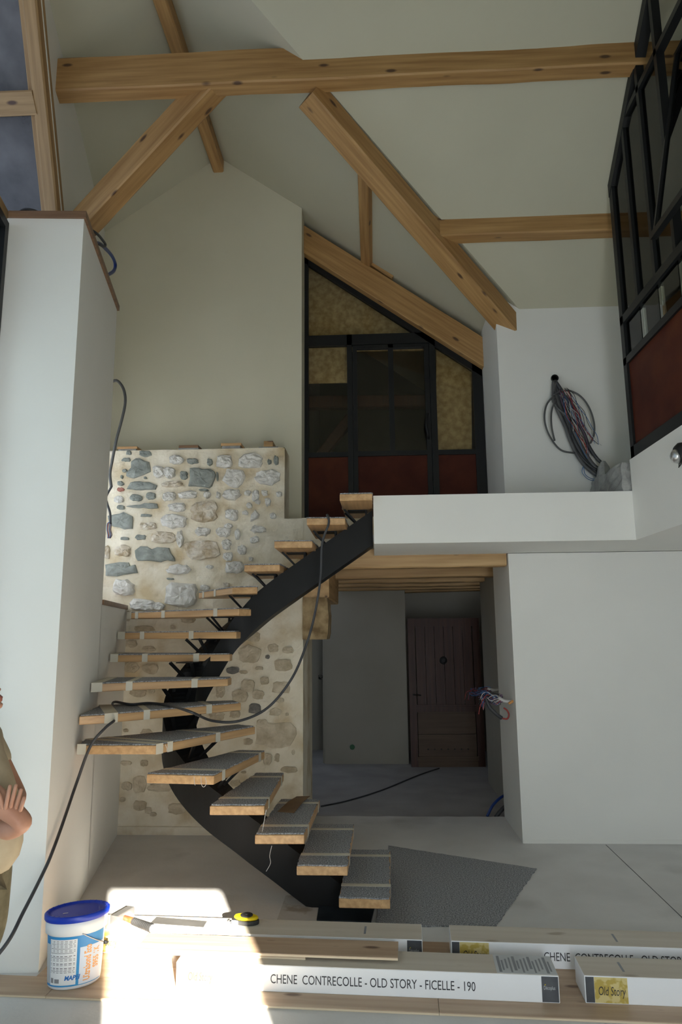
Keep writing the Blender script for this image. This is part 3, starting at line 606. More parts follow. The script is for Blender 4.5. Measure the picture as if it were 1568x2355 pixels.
# ------------------------------------------------------------------ glazed screen on the parapet
XS = 2.11
scr = empty('glazed_screen', (XS, 4.0, 3.195), world=True)
tag(scr, 'black steel glazed screen with rust panels standing on the white parapet', 'screen')
SY = lambda x, y: atX((x, y), XS+.04).y
zr = [3.195, 3.30, 4.00, 4.06, 4.36, 4.43]; YN = 1.2; YF = 5.55
def sbar(y0, y1, z0, z1, name, parent=scr, x0=.015, x1=.075, m='frame'):
    b = MB(); f0 = z1 if callable(z1) else (lambda y: z1)
    b.slab([(XS+x0, y0, z0), (XS+x0, y1, z0), (XS+x0, y1, f0(y1)), (XS+x0, y0, f0(y0))], (x1-x0, 0, 0)); return b.build(name, m, parent)
ct = lambda y: crossY(y)-.02
sbar(YN, YF, zr[0], zr[1], 'rail'); sbar(YN, YF, zr[2], zr[3], 'rail'); sbar(YN, YF, zr[4], zr[5], 'rail')
sbar(YF-.07, YF, zr[0], ct, 'post')
mull = [5.185-.345*k for k in range(9)]
for y in [q for k, q in enumerate(mull) if k != 3]: sbar(y-.045, y, zr[5], (lambda yy: min(ct(yy), 7.0)) if y > 3.9 else 6.9, 'mullion')
ztr = 6.03
sbar(YN, SY(1430, 275)+.05, ztr-.05, ztr, 'rail')
b = MB(); b.slab([(XS+.01, YF, ct(YF)), (XS+.01, 3.82, ct(3.82)), (XS+.01, 3.82, ct(3.82)-.12), (XS+.01, YF, ct(YF)-.12)], (.08, 0, 0)); b.build('rail', 'frame', scr)
ed = [YF-.07]+[m_ for m_ in mull]+[YN]
for k in range(len(ed)-1):
    y1, y0 = ed[k]-(.045 if k else 0), ed[k+1]
    for z0, z1_, m_, nm in ((zr[1], zr[2], 'rust', 'panel'),):
        if k % 4 == 0: sbar(max(ed[min(k+4, len(ed)-1)], YN), y1, z0, z1_, nm, scr, .035, .045, m_)
    sbar(y0, y1, zr[3], zr[4], 'pane', scr, .04, .046, 'glass')
    if k not in (3, 4): sbar(y0, y1, zr[5], (lambda yy: min(ct(yy)-.1, ztr)), 'pane', scr, .04, .046, 'glass')
for k in (4, 8): sbar(ed[k]-.045, ed[k], zr[3], zr[4], 'mullion')
# opening casement tilted into the room
y0, y1 = 4.475, 3.83
cas = sbar(y1, y0, 4.51, 4.555, 'casement', scr, -.14, -.095)
def tilt(y, z): return (XS+.03+(z-5.25)*.195, y, z)
def tbar(a, c, w): 
    o_ = beam('casement_bar', tilt(*a), tilt(*c), w, .03, 'frame', cas, up=(0, 1, 0) if a[0] == c[0] else (0, 0, 1), jit=0, ch=.001, seg=1); return o_
tbar((y0-.02, 4.53), (y0-.02, 5.97), .035); tbar((y1+.02, 4.53), (y1+.02, 5.97), .035); tbar((y0, 5.97), (y1, 5.97), .035)
b = MB(); b.slab([tilt(y0, 4.54), tilt(y1, 4.54), tilt(y1, 5.97), tilt(y0, 5.97)], (.004, 0, 0)); b.build('pane', 'glass', cas)

# raking timber window above the ledge
WP = ((WX(4.04), 4.04, 0), (1, .215, 0))
tw = empty('timber_window', (WX(4.4), 4.4, 4.59), world=True); tag(tw, 'raking pine framed dusty window above the wooden ledge', 'window')
def wq(y, z, dx=0): return Vector((WX(y)+dx, y, z))
R0, R1 = wq(5.95, 4.455), wq(3.85, 7.057); rd = (R1-R0)
nrm = rd.cross(Vector((1, 0, 0))).normalized();  nrm = nrm if nrm.z > 0 else -nrm
def rbeam(name, dx, w, h, off, m='frame_old'): return beam(name, R0+Vector((dx, 0, 0))+nrm*off, R1+Vector((dx, 0, 0))+nrm*off, w, h, m, tw, up=nrm, jit=.003)
rbeam('post', -.06, .11, .16, 0); rbeam('sash', -.135, .06, .09, .01)
tp = lambda t, x, off=0: R0+rd*t+Vector((x, 0, 0))+nrm*off
tA = 0.60
beam('transom', tp(tA, -.10, -.02), tp(tA, -1.6, -.02), .17, .14, 'frame_old', tw, up=nrm, jit=.004)
b = MB(); b.slab([tp(.0, -.06, .06), tp(1, -.06, .06), tp(1, -1.6, .05), tp(.0, -1.6, .05)], nrm*.008); b.build('pane', 'dusty', tw)
beam('sill_beam', wq(5.6, 4.62, -.12), wq(3.0, 4.62, -.12), .12, .12, 'frame_old', tw, jit=.003)
b = MB(); b.slab([tp(-.1, -.15, .30), tp(1.1, -.15, .30), tp(1.1, -1.9, .30), tp(-.1, -1.9, .30)], nrm*.05); b.build('added_backing', 'dark', tw)  # dark backing added behind the dusty pane to block the bright sky

# ------------------------------------------------------------------ old door leaning in the passage
dw, dh = 1.03, 2.05
door = empty('old_door', (.475, 10.0, -.05)); door.rotation_euler = (math.radians(-2.0), 0, math.radians(1.0)); tag(door, 'dark red-brown panelled old door leaning at the end of the passage', 'door')
b = MB(); b.box((0, 0, 0), (.10, .05, dh)); b.build('stile', 'doorw', door); b = MB(); b.box((dw-.10, 0, 0), (dw, .05, dh)); b.build('stile', 'doorw', door)
for z0, z1 in ((0, .14), (.74, .84), (dh-.12, dh)): b = MB(); b.box((.10, 0, z0), (dw-.10, .05, z1)); b.build('rail', 'doorw' if z0 > .1 else 'doorb', door)
for k in range(6):
    w = (dw-.22)/6; b = MB(); b.box((.11+k*w+.003, .012, .84), (.11+(k+1)*w-.003, .035, dh-.12)); b.build('plank', 'doorw', door)
b = MB(); b.box((.11, .010, .44), (dw-.11, .035, .74)); b.build('board', 'doorb', door); b = MB(); b.box((.11, .006, .14), (dw-.11, .035, .435)); b.build('board', 'doorb', door)
for z in (.80, .13, .10): b = MB(); b.box((.09, -.012, z-.015), (dw-.09, .0, z+.012)); b.build('moulding', 'doorw' if z > .5 else 'doorb', door)
b = MB(); b.lathe([(.055, 0), (.05, .012), (.03, .018), (.028, .02)], 14); o = b.build('knocker', 'iron', door); o.rotation_euler = (math.pi/2, 0, 0); o.location = (.50, .012, 1.45)
b = MB(); b.tube([(.055, 0, .98), (.055, -.05, .98), (.055, -.055, .98)], .011, 8); b.tube([(.055, -.05, .98), (.16, -.05, .97)], .009, 8); b.build('handle', 'iron', door)
for k in range(7): b = MB(); b.lathe([(.012, 0), (.008, .006)], 4); o = b.build('stud', 'iron', door); o.rotation_euler = (math.pi/2, 0, 0); o.location = (.24+k*.093, .006, .235)
# socket box and small wires in the passage
q = atY((810, 1718), 10.23); b = MB(); b.lathe([(.036, 0), (.036, .006), (.030, .006), (.030, .0), (.004, -.002)], 18)
o = b.build('socket_box', 'green', None); o.rotation_euler = (math.pi/2, 0, 0); o.location = (q.x, 10.228, q.z); tag(o, 'round green socket box in the back wall of the passage', 'socket box')

# ------------------------------------------------------------------ cables
def cable(name, pts, r, m, label, cat='cable', k=8, n=8):
    b = MB(); b.tube(smooth_path(pts, k), r, n); return tag(b.build(name, m, None, True), label, cat)
pts = [atY((790, 1200), 5.75)+Vector((0, 0, 0)), Vector((-.36, 5.66, 15*RI+.02)), Vector((-.375, 5.50, 15*RI+.02)), atY((756, 1203), 5.47), atY((741, 1250), 5.47), atY((737, 1330), 5.47), atY((722, 1420), 5.45), atY((700, 1495), 5.40), atY((668, 1565), 5.36), atY((615, 1628), 5.30), atY((550, 1658), 5.20), atY((490, 1658), 5.12),
       atZ((440, 1638), 7*RI+.021), atZ((395, 1624), 7*RI+.021), atZ((345, 1617), 7*RI+.021), atZ((300, 1620), 7*RI+.021)]
pts[0] = Vector((-.30, 5.80, 15*RI+.02))
inn = lambda p: atP(p, (IX(4.04)+.03, 4.04, 0), (1, .2063, 0))
c2 = [atZ((300, 1620), 7*RI+.021), Vector((-2.03, 5.36, 7*RI+.022)), Vector((-2.05, 5.42, 7*RI-.06)), Vector((-1.99, 5.2, 7*RI-.11)), atY((262, 1658), 4.72), atY((240, 1676), 4.60), atY((208, 1716), 4.56), inn((178, 1795))*.5+atY((178, 1795), 4.5)*.5, inn((142, 1900)), inn((118, 1965)), atY((100, 2006), 3.97), atY((55, 2095), 3.78), atY((8, 2180), 3.64), Vector((-2.06, 3.58, .10)), Vector((-2.16, 3.56, .016))]
cable('hanging_cable', pts+c2[1:], .0095, 'cable', 'long black cable looping from the upper tread down past the white pier', k=8)
cable('passage_cable', [atZ((738, 1856), -.05)+Vector((0, 0, .008)), atZ((800, 1843), -.05)+Vector((0, 0, .008)), atZ((880, 1818), -.05)+Vector((0, 0, .008)), atZ((960, 1785), -.05)+Vector((0, 0, .008)), atZ((1010, 1768), -.05)+Vector((0, 0, .008))], .008, 'cable', 'thin dark cable lying on the passage floor')
# grey cable down the niche beside the stone wall
yy = 6.25
cn = empty('niche_cable', atY((262, 875), yy), world=True); tag(cn, 'thick grey cable hanging in front of the stone wall with bare wire ends', 'cable')
b = MB(); b.tube(smooth_path([atY(p, yy) for p in [(256, 878), (270, 876), (284, 895), (288, 925), (280, 965), (268, 1010), (258, 1060), (253, 1090), (256, 1120)]]), .014, 8); b.build('sheath', 'gcable', cn, True)
b = MB(); b.tube(smooth_path([atY(p, yy) for p in [(256, 1120), (249, 1132), (244, 1145), (247, 1160), (253, 1180), (254, 1205)]]), .011, 8); b.build('lead', 'cable', cn, True)
for k, m_ in enumerate(('wblue', 'wred', 'wwhite', 'wblue', 'wpurp', 'wblack')):
    x = 247+k*1.9; b = MB(); b.tube(smooth_path([atY(p, yy-.02+.008*k) for p in [(253, 1200), (x, 1204), (x-1.5, 1218), (x+1, 1230), (x-1+random.uniform(-2, 2), 1238)]], 4), .0035, 5); b.build('wire', m_, cn, True)
b = MB(); b.tube([atY((256, 870), yy), atY((256, 878), yy)], .02, 8)
# blue conduit and black cable on the ledge of the pier
def ledge(p, dx=0): return atP(p, (IX(4.04)-.04, 4.04, 0), (1, .2063, 0))
cable('blue_conduit', [ledge((216, 562)), ledge((228, 560)), ledge((243, 572)), ledge((258, 590)), ledge((265, 608)), ledge((262, 622)), ledge((252, 630)), ledge((240, 634))], .014, 'hose', 'blue plastic conduit looping over the ledge of the white pier', 'conduit')
cable('black_loop', [ledge((209, 528))+Vector((0, .0, .0)), ledge((216, 540))+Vector((.03, .0, 0)), ledge((225, 554))+Vector((.04, .0, 0)), ledge((229, 563))+Vector((.045, 0, 0)), ledge((225, 568))+Vector((.045, 0, 0)), ledge((219, 562))+Vector((.03, 0, 0))], .010, 'cable', 'short black cable loop on the ledge beside the blue conduit')
q = [Vector((WX(4.25)+.12+.10*math.cos(a), 4.22+.16*math.sin(a), 4.60+.004*a)) for a in [k*.5 for k in range(26)]]
cable('cable_coil', q, .011, 'cable', 'coil of black cable lying on the ledge below the raking window', k=2)

# bundle on the upper right wall
yw = YR-.06
cb = empty('cable_bundle', atY((1275, 870), yw), world=True); tag(cb, 'large bundle of grey cables and bare wires hanging from a hole in the upper wall', 'cable bundle')
ZR = lambda L: [(1200+.2347*x, 840+.2347*y) for x, y in L]
q = atY((1274.5, 871), YR); b = MB(); b.lathe([(.036, 0), (.036, .02), (.028, .02), (.028, 0)], 18); o = b.build('sleeve', 'wblack', cb)
o.matrix_basis = Matrix.Translation((q.x, YR-.002, q.z)) @ Matrix.Rotation(math.pi/2, 4, 'X')
runs = [([(320, 150), (345, 260), (370, 380), (440, 560), (520, 760), (640, 960), (780, 1100)], .022), ([(310, 160), (310, 300), (340, 420), (420, 590), (470, 730), (530, 860), (620, 990), (760, 1100)], .018), ([(330, 160), (420, 290), (520, 430), (590, 600), (650, 780), (740, 920), (840, 1000)], .017),
 ([(315, 160), (330, 300), (400, 470), (500, 640), (600, 830), (700, 980), (820, 1060)], .022), ([(320, 160), (380, 330), (460, 470), (470, 620), (480, 740), (560, 880), (700, 1010), (830, 1050)], .014),
 ([(330, 180), (300, 330), (360, 430), (480, 520), (580, 620), (640, 760), (700, 860)], .013)]
for k, (L, r) in enumerate(runs):
    b = MB(); b.tube(smooth_path([atY(p, yw-.015*(k % 3)-.01) for p in ZR(L)], 5), r, 8); b.build('cable', 'gcable' if k % 2 else 'cable', cb, True)
lp1 = [(310, 300), (240, 390), (220, 520), (250, 650), (320, 770), (400, 840), (520, 860)]; lp2 = [(310, 290), (380, 255), (470, 250), (580, 310), (660, 420), (705, 560), (705, 680), (670, 765)]; lp3 = [(330, 330), (290, 450), (290, 600), (320, 740)]
for L in (lp1, lp2, lp3): b = MB(); b.tube(smooth_path([atY(p, yw-.05) for p in ZR(L)], 6), .009, 8); b.build('cable', 'gcable', cb, True)
rnd = random.Random(3)
for k in range(26):
    x, y = 400+rnd.uniform(-30, 60), 260+rnd.uniform(-40, 60); L = [(x, y)]; tt = rnd.randint(4, 7)
    for j in range(tt): x += 40+rnd.uniform(-35, 35); y += 80+rnd.uniform(-20, 30); L.append((x, y))
    b = MB(); b.tube(smooth_path([atY(p, yw-.045-rnd.uniform(0, .03)) for p in ZR(L)], 3), .0028, 4); b.build('wire', rnd.choice(['wred', 'wblue', 'wpurp', 'wwhite', 'wblack', 'wpurp', 'wblack']), cb, True)
for L in ([(600, 990), (590, 1050), (640, 1110), (700, 1130), (770, 1110)], [(605, 1000), (620, 1070), (680, 1110), (760, 1120)]):
    b = MB(); b.tube(smooth_path([atY(p, yw-.05) for p in ZR(L)], 5), .003, 4); b.build('wire', 'wblue', cb, True)
# concrete upstand and rubble on the mezzanine
b = MB(); b.prism([(2.05, 5.57), (2.30, 5.57), (2.30, 6.38), (2.05, 6.38)], MZ, 3.19)
bm_ = b.mesh('concrete_upstand'); bm2 = bmesh.new(); bm2.from_mesh(bm_); bmesh.ops.subdivide_edges(bm2, edges=bm2.edges[:], cuts=5, use_grid_fill=True)
for v in bm2.verts:
    if v.co.z > MZ+.02: v.co += Vector((random.uniform(-.012, .012), random.uniform(-.01, .01), random.uniform(-.015, .012)))
bm2.to_mesh(bm_); bm2.free(); bm_.materials.append(MT['concrete']); tag(link('concrete_upstand', bm_), 'raw grey concrete upstand at the end of the white parapet', 'concrete')
q = atY((1404, 1075), 6.2); b = MB(); b.lathe([(.07, 0), (.05, .09), (.02, .14)], 7, mi=0); o = b.build('rubble_stone', 'concrete'); o.location = (2.12, 6.2, 3.205); tag(o, 'small lump of rubble on top of the concrete upstand', 'rubble')
b = MB(); b.box((1.93, 6.24, MZ), (2.04, 6.36, MZ+.06)); b.box((1.95, 6.26, MZ+.06), (2.02, 6.34, MZ+.085)); tag(b.build('junction_box', 'wblack', bevel=.006), 'small black junction box on the mezzanine beside the concrete', 'junction box')
# lamp on the parapet face
q = atX((1577, 1042), XS); lampo = empty('parapet_lamp', q, world=True); tag(lampo, 'small dark round wall lamp on the white parapet with loose wires', 'lamp')
b = MB(); b.lathe([(.065, 0), (.075, .02), (.07, .05), (.05, .07), (.0, .075)], 20); o = b.build('housing', 'iron', lampo, True); o.matrix_basis = Matrix.Translation(q) @ Matrix.Rotation(-math.pi/2, 4, 'Y')
b = MB(); b.lathe([(.05, .055), (.045, .085), (.02, .10)], 18); o = b.build('diffuser', 'chrome', lampo, True); o.matrix_basis = Matrix.Translation(q+Vector((0, 0, -.02))) @ Matrix.Rotation(-math.pi/2, 4, 'Y')
for k in range(3): b = MB(); b.tube(smooth_path([q+Vector((-.01, .03, -.05)), q+Vector((-.02, .06+.01*k, -.06-.01*k)), q+Vector((-.02, .07, -.045-.012*k))], 4), .003, 5); b.build('wire', 'wblack', lampo)
# wires out of the reveal of the passage
def wire_bundle(name, base, tip, label, nw, seed, sc=1.0):
    rnd = random.Random(seed); base, tip = Vector(base), Vector(tip); root = empty(name, base, world=True); tag(root, label, 'wires')
    b = MB(); b.tube(smooth_path([base, base+(tip-base)*.25+Vector((0, 0, -.01)), base+(tip-base)*.45+Vector((0, 0, .01))]), .017*sc, 8); b.build('sheath', 'wwhite', root, True)
    for k in range(nw):
        p = base+(tip-base)*.35; L = [p]; d = (tip-base)
        for j in range(5):
            p = base+d*(.45+.14*j)+Vector((rnd.uniform(-.04, .04), rnd.uniform(-.04, .04), rnd.uniform(-.06, .045)-.03*(j == 4)))*sc; L.append(p)
        if k % 3 == 0: L += [L[-1]+Vector((-.02, 0, -.08))*sc]
        b = MB(); b.tube(smooth_path(L, 4), .0032*sc, 4); b.build('wire', rnd.choice(['wred', 'wblue', 'wpurp', 'wwhite', 'wblack', 'wblue', 'wpurp']), root, True)
    return root
tipd = atY((1108, 1600), 6.62)
w1 = wire_bundle('wire_bundle', (1.25, 6.55, atY((1180, 1613), 6.55).z), tipd, 'tangle of coloured wires sticking out of the white passage reveal', 24, 5)
b = MB(); b.tube(smooth_path([atY(p, 6.58) for p in [(1117, 1606), (1125, 1625), (1140, 1641), (1154, 1652)]]), .017, 8); b.build('sleeve', 'cable', w1, True)
b = MB(); b.tube(smooth_path([atY(p, 6.58) for p in [(1154, 1652), (1166, 1653), (1170, 1644), (1166, 1634), (1158, 1628)]]), .008, 6); b.build('wire', 'wred', w1, True)
b = MB(); b.tube([(1.25, 6.5, atY((1176, 1612), 6.5).z), atY((1170, 1618), 6.52)], .012, 8); b.build('sleeve', 'orange', w1, True)
wire_bundle('wire_bundle', (1.38, 7.75, atY((1112, 1583), 7.75).z), atY((1078, 1590), 7.7), 'smaller dim tangle of wires on the inner passage wall', 14, 9, .9)
rnd = random.Random(4); q = atY((738, 1557), 11.38); wr = empty('wire_knot', q, world=True); tag(wr, 'tiny knot of wires on the recessed wall of the passage', 'wires')
for k in range(4): b = MB(); b.tube(smooth_path([q+Vector((.03, 0, 0)), q+Vector((rnd.uniform(-.03, .03), -.03, rnd.uniform(-.04, .04))), q+Vector((-.04, -.02, rnd.uniform(-.03, .04))), q+Vector((.01, -.03, -.04))], 4), .004, 5); b.build('wire', 'wblack', wr)
# conduits at the foot of the reveal
cable('curved_conduit', [(1.37, 7.50, .16), (1.28, 7.48, .14), (1.17, 7.42, .07), (1.10, 7.38, -.03)], .014, 'hose', 'blue conduit curving out of the passage wall foot', 'conduit')
cable('black_conduit', [(1.37, 7.42, .09), (1.30, 7.40, .07), (1.23, 7.37, .02), (1.18, 7.35, -.03)], .020, 'cable', 'thick black conduit beside the blue one at the passage wall foot', 'conduit')
# blocks on top of the stone wall
def slip(x0, x1, yimg, layers, label, m_):
    a, c = atY((x0, 1030), YS+.02).x, atY((x1, 1030), YS+.02).x; r = empty('packing_block', ((a+c)/2, YS+.15, 3.655), world=True); tag(r, label, 'block', None)
    z = 3.656
    for h, mm, dx in layers: b = MB(); b.box((a+dx, YS+.0, z), (c-dx, YS+.30, z+h)); b.build('slip', mm, r, bevel=.003); z += h+.0005
slip(271, 317, 0, [(.022, 'concrete', .01), (.026, 'oak', 0)], 'pale wooden slip on mortar at the left end of the stone wall top', 'oak')
slip(412, 457, 0, [(.020, 'concrete', -.004), (.028, 'capw', 0)], 'dark weathered wooden slip on the stone wall top', 'capw')
slip(509, 555, 0, [(.032, 'concrete', .01), (.028, 'oak', -.002)], 'warped light wooden slip on a mortar bed on the stone wall', 'oak')
slip(607, 628, 0, [(.014, 'concrete', -.05), (.060, 'frame_old', 0)], 'small square wooden block near the corner of the stone wall', 'frame_old')
# carpet on the floor, cardboard
P = [atZ(p, 0) for p in [(893, 1947), (1233, 2000), (1140, 2132), (862, 2132), (872, 2085), (889, 1990)]]; out = []
for k in range(len(P)):
    a, c = P[k], P[(k+1) % len(P)]; n = max(2, int((c-a).length/.04))
    for j in range(n): q = a+(c-a)*j/n; out.append((q.x+random.uniform(-.005, .005), q.y+random.uniform(-.005, .005)))
b = MB(); b.prism(out, .001, .009); tag(b.build('carpet_offcut', 'carpet'), 'large grey carpet offcut spread on the floor beside the lowest tread', 'carpet')
zc_ = 3*RI+.010; P = [atZ(p, zc_) for p in [(638, 1867), (682, 1833), (713, 1832), (676, 1870)]]
b = MB(); mid = [P[0]*.5+P[3]*.5, P[1]*.5+P[2]*.5]
b.slab([P[0], P[3], P[2]*.55+P[3]*.45+Vector((0, 0, .012)), P[1]*.55+P[0]*.45+Vector((0, 0, .012))], (0, 0, .003)); b.slab([P[1]*.55+P[0]*.45+Vector((0, 0, .012)), P[2]*.55+P[3]*.45+Vector((0, 0, .012)), P[2]+Vector((0, 0, .002)), P[1]+Vector((0, 0, .002))], (0, 0, .003))
tag(b.build('cardboard_piece', 'card'), 'torn piece of brown cardboard lying on the third tread', 'cardboard')

# ------------------------------------------------------------------ parquet boards, cartons
RZ = math.atan(-.0475); U = Vector((math.cos(RZ), math.sin(RZ), 0)); V = Vector((-U.y, U.x, 0)); O0 = Vector((-.379, 3.709, 0))
def board(s0, s1, row, zz, label, name='parquet_board', wid=.19, org=O0, group='loose parquet boards laid on the floor'):
    o = org+U*s0+V*(row*.191); L = s1-s0
    r = empty(name, (o.x, o.y, zz), RZ); tag(r, label, 'board', group)
    b = MB(); b.box((0, 0, .0095), (L, wid, .014)); b.build('face', 'plank', r, bevel=.001)
    b = MB(); b.box((0, .002, .0002), (L, wid-.002, .0094)); b.build('core', 'ply', r)
    return r
rows = [[(-2.1, -1.335, 'short parquet board in front of the pier, in the front row'), (-1.333, .657, 'long parquet board in the front row under the carton reading FICELLE'), (.659, 2.6, 'long parquet board in the front row reaching under the right carton')],
        [(-1.49, .10, 'parquet board in the second row beside the blue-lidded pail'), (.102, 2.092, 'parquet board in the second row under the cartons'), (2.094, 2.9, 'short parquet board at the right end of the second row')],
        [(-1.52, -.75, 'short parquet board in the third row behind the pail'), (-.748, 1.242, 'parquet board in the third row between the cartons'), (1.244, 2.9, 'parquet board in the third row under the right cartons')],
        [(-1.56, .30, 'parquet board in the fourth row under the rear left carton'), (.302, 2.29, 'parquet board in the fourth row under the rear right carton')]]
for k, R_ in enumerate(rows):
    for s0, s1, lab in R_: board(s0, s1, k, .0006, lab)
BL, BD, BH, BZ = 1.95, .205, .125, .0148
def fit_text(name, body, m_, parent, x0, x1, z0, h, y=-.0012, shear=0.0):
    o = text(name, body, 1.0, m_, parent, Matrix.Identity(4), ext=.0, shear=shear); me = o.data
    xs = [v.co.x for v in me.vertices]; ys = [v.co.y for v in me.vertices]; a, c, d, e = min(xs), max(xs), min(ys), max(ys)
    for v in me.vertices: px, py = v.co.x, v.co.y; v.co = (x0+(px-a)/(c-a)*(x1-x0), y, z0+(py-d)/(e-d)*h)
    return o
def carton(org, label, sheet=False, mark=None):
    r = empty('parquet_carton', org, RZ); tag(r, label, 'carton', 'parquet cartons on the boards')
    b = MB(); b.box((0, 0, 0), (BL, BD, BH-.002)); body = b.build('body', 'white', r, bevel=.002)
    b = MB(); b.box((.002, .002, BH-.0015), (BL-.002, BD-.002, BH)); b.build('top_board', 'boxtop', r)
    def patch(name, x0, x1, m_): b = MB(); b.box((x0, -.0008, .004), (x1, -.0002, BH-.006)); return b.build(name, m_, r)
    patch('label', 0.004, .045, 'slate'); g = patch('label', .046, .205, 'gold'); fit_text('lettering', 'Old Story', 'ink', g, .065, .195, .026, .052, -.0014, .15)
    s = patch('label', BL-.085, BL-.004, 'slate'); fit_text('lettering', 'Décoplus', 'paper', s, BL-.075, BL-.02, .055, .022, -.0014)
    b = MB(); b.tube([(BL-.07, -.001, .08), (BL-.066, -.0012, .084)], .002, 5); b.build('logo', 'yellow', s)
    fit_text('lettering', 'CHENE  CONTRECOLLE - OLD STORY - FICELLE - 190', 'ink', body, .50, 1.54, .040, .043, -.0012)
    if sheet:
        b = MB(); b.box((BL-.30, .004, BH+.0002), (BL-.004, BD-.004, BH+.0012)); sh = b.build('info_sheet', 'paper', r)
        for k in range(14):
            x = BL-.285+k*.0195; b = MB(); b.box((x, .015+.02*(k % 3), BH+.0013), (x+.009 if k % 4 else x+.014, BD-.02-.03*((k*7) % 4)/2, BH+.0016)); b.build('print_line', 'greyink', sh)
    if mark:
        b = MB(); b.box((mark, .05, BH+.0001), (mark+.012, .15, BH+.0008)); b.build('stamp', 'greyink', r)
    return r
R_ = atZ((1288, 2308), BZ); carton(R_-U*BL, 'parquet carton in front with a printed info sheet and loose boards on top', True)
R_ = atZ((1347, 2307), BZ); carton(R_, 'parquet carton whose gold Old Story label shows fully beside the info-sheet carton', mark=.20)
R_ = atZ((1037, 2163), BZ+BH); carton(Vector((R_.x, R_.y, BZ)), 'parquet carton behind, its lettering half hidden by the carton with the full gold label', mark=.9)
R_ = atZ((971, 2161), BZ+BH); RL = Vector((R_.x, R_.y, BZ))-U*BL; carton(RL, 'parquet carton behind with the hammer and tape measure on it', mark=1.62)
zt = BZ+BH
org = atZ((312, 2182), zt+.029); Lp = (atZ((914, 2213), zt+.029)-org).length
board(0, Lp, 0, zt+.0156, 'upper loose parquet board on top of the front carton', 'loose_board', .19, Vector((org.x, org.y, 0)), 'loose boards on the carton')
o2 = Vector((org.x, org.y, 0))+U*(-.0)+V*.004; L2 = (atZ((712, 2205), zt+.014)-atZ((330, 2190), zt+.014)).length
board(.02, .02+L2, 0, zt+.001, 'lower shorter loose parquet board under the upper one on the carton', 'loose_board', .19, o2, 'loose boards on the carton')

# ------------------------------------------------------------------ tools on the rear carton
hp = atZ((300, 2112), zt+.03)
ham = empty('hammer', (hp.x, hp.y, zt), 0, True); tag(ham, 'steel club hammer with red and ribbed black handle', 'hammer')
h0, h1 = atZ((262, 2118), zt+.028), atZ((296, 2098), zt+.028)
beam('head', h0, h1+(h1-h0)*.15, .055, .055, 'chrome', ham, jit=0, ch=.005, seg=1)
c0 = (h0+h1)/2; e1 = atZ((352, 2136), zt+.022); dd = e1-c0
b = MB(); b.tube([c0+dd*.02, c0+dd*.22, c0+dd*.40], [.013, .016, .018], 10); b.build('shaft', 'red', ham, True)
prof = [(.38+.6*k/36, .019+.002*math.sin(k*math.pi/1.5)+.004*(k/36)) for k in range(37)]
b = MB(); b.tube([c0+dd*t for t, r in prof], [r for t, r in prof], 12); b.build('grip', 'rubber', ham, True)
b = MB(); b.tube([c0+dd*.98, c0+dd*1.01], [.023, .019], 12); b.build('butt', 'wwhite', ham, True)
P = [atZ(p, zt+.001) for p in [(345, 2124), (360, 2109), (476, 2119), (468, 2133)]]
b = MB(); b.slab(P, (0, 0, .0015)); tag(b.build('steel_plate', 'chrome'), 'thin flat steel plate lying between the hammer and the tape measure', 'plate')
tq = atZ((563, 2128), zt); tm = empty('tape_measure', (tq.x, tq.y+.03, zt), RZ-.12); tag(tm, 'yellow and black tape measure on the rear carton', 'tape measure')
oval = [(.082*math.cos(a)*(1.0 if math.cos(a) > 0 else .95), .044*math.sin(a)) for a in [2*math.pi*k/24 for k in range(24)]]
b = MB(); b.prism(oval, .0005, .024); b.build('case', 'rubber', tm, bevel=.004)
b = MB(); b.prism([(x*.93, y*.9) for x, y in oval], .0245, .042); b.build('shell', 'yellow', tm, bevel=.006)
b = MB(); b.lathe([(.036, .0425), (.036, .047), (.03, .050), (.012, .050), (.010, .054)], 24, c=(.005, 0)); b.build('emblem', 'rubber', tm)
b = MB(); b.box((-.072, -.047, .004), (-.035, -.040, .026)); b.build('label', 'labpale', tm); b = MB(); b.box((-.105, -.012, .002), (-.078, .012, .006)); b.box((-.108, -.012, .0005), (-.104, .012, .012)); b.build('hook', 'chrome', tm)

# ------------------------------------------------------------------ adhesive pail
bk = empty('adhesive_pail', (-1.628, 3.918, .0152), math.radians(24)); bk.scale = (.87, .87, 1.0); tag(bk, 'oval white pail of parquet adhesive with a bright blue lid', 'pail')
EX, EY = 1.0, .70
def rad(z): return .152+.02*z/.36
b = MB(); b.lathe([(.140, 0), (.150, .008)]+[(rad(z), z) for z in (.03, .12, .22, .262)]+[(rad(.27)+.012, .266), (rad(.27)+.014, .30), (rad(.27)+.012, .332)], 48, EX, EY); b.build('body', 'pail', bk, True)
b = MB(); b.lathe([(.186, .325), (.190, .332), (.190, .352), (.182, .358), (.170, .357), (.165, .349), (.140, .350), (.01, .351)], 48, EX, EY); lid = b.build('lid', 'blue', bk, True)
for k in range(28):
    a = 2*math.pi*k/28; b = MB(); c, s = math.cos(a), math.sin(a); b.slab([(.166*c, .166*s*EY, .349), (.183*c, .183*s*EY, .357), (.183*c, .183*s*EY, .359), (.166*c, .166*s*EY, .358)], (-.003*s, .003*c, 0)); b.build('rib', 'blue', lid)
b = MB(); b.box((-.085, -.035, .3515), (-.055, -.028, .3525)); b.build('mark', 'paper', lid)
def surf(a, z, off=.0): r = rad(z)+off; return Vector((r*math.cos(a), r*EY*math.sin(a), z))
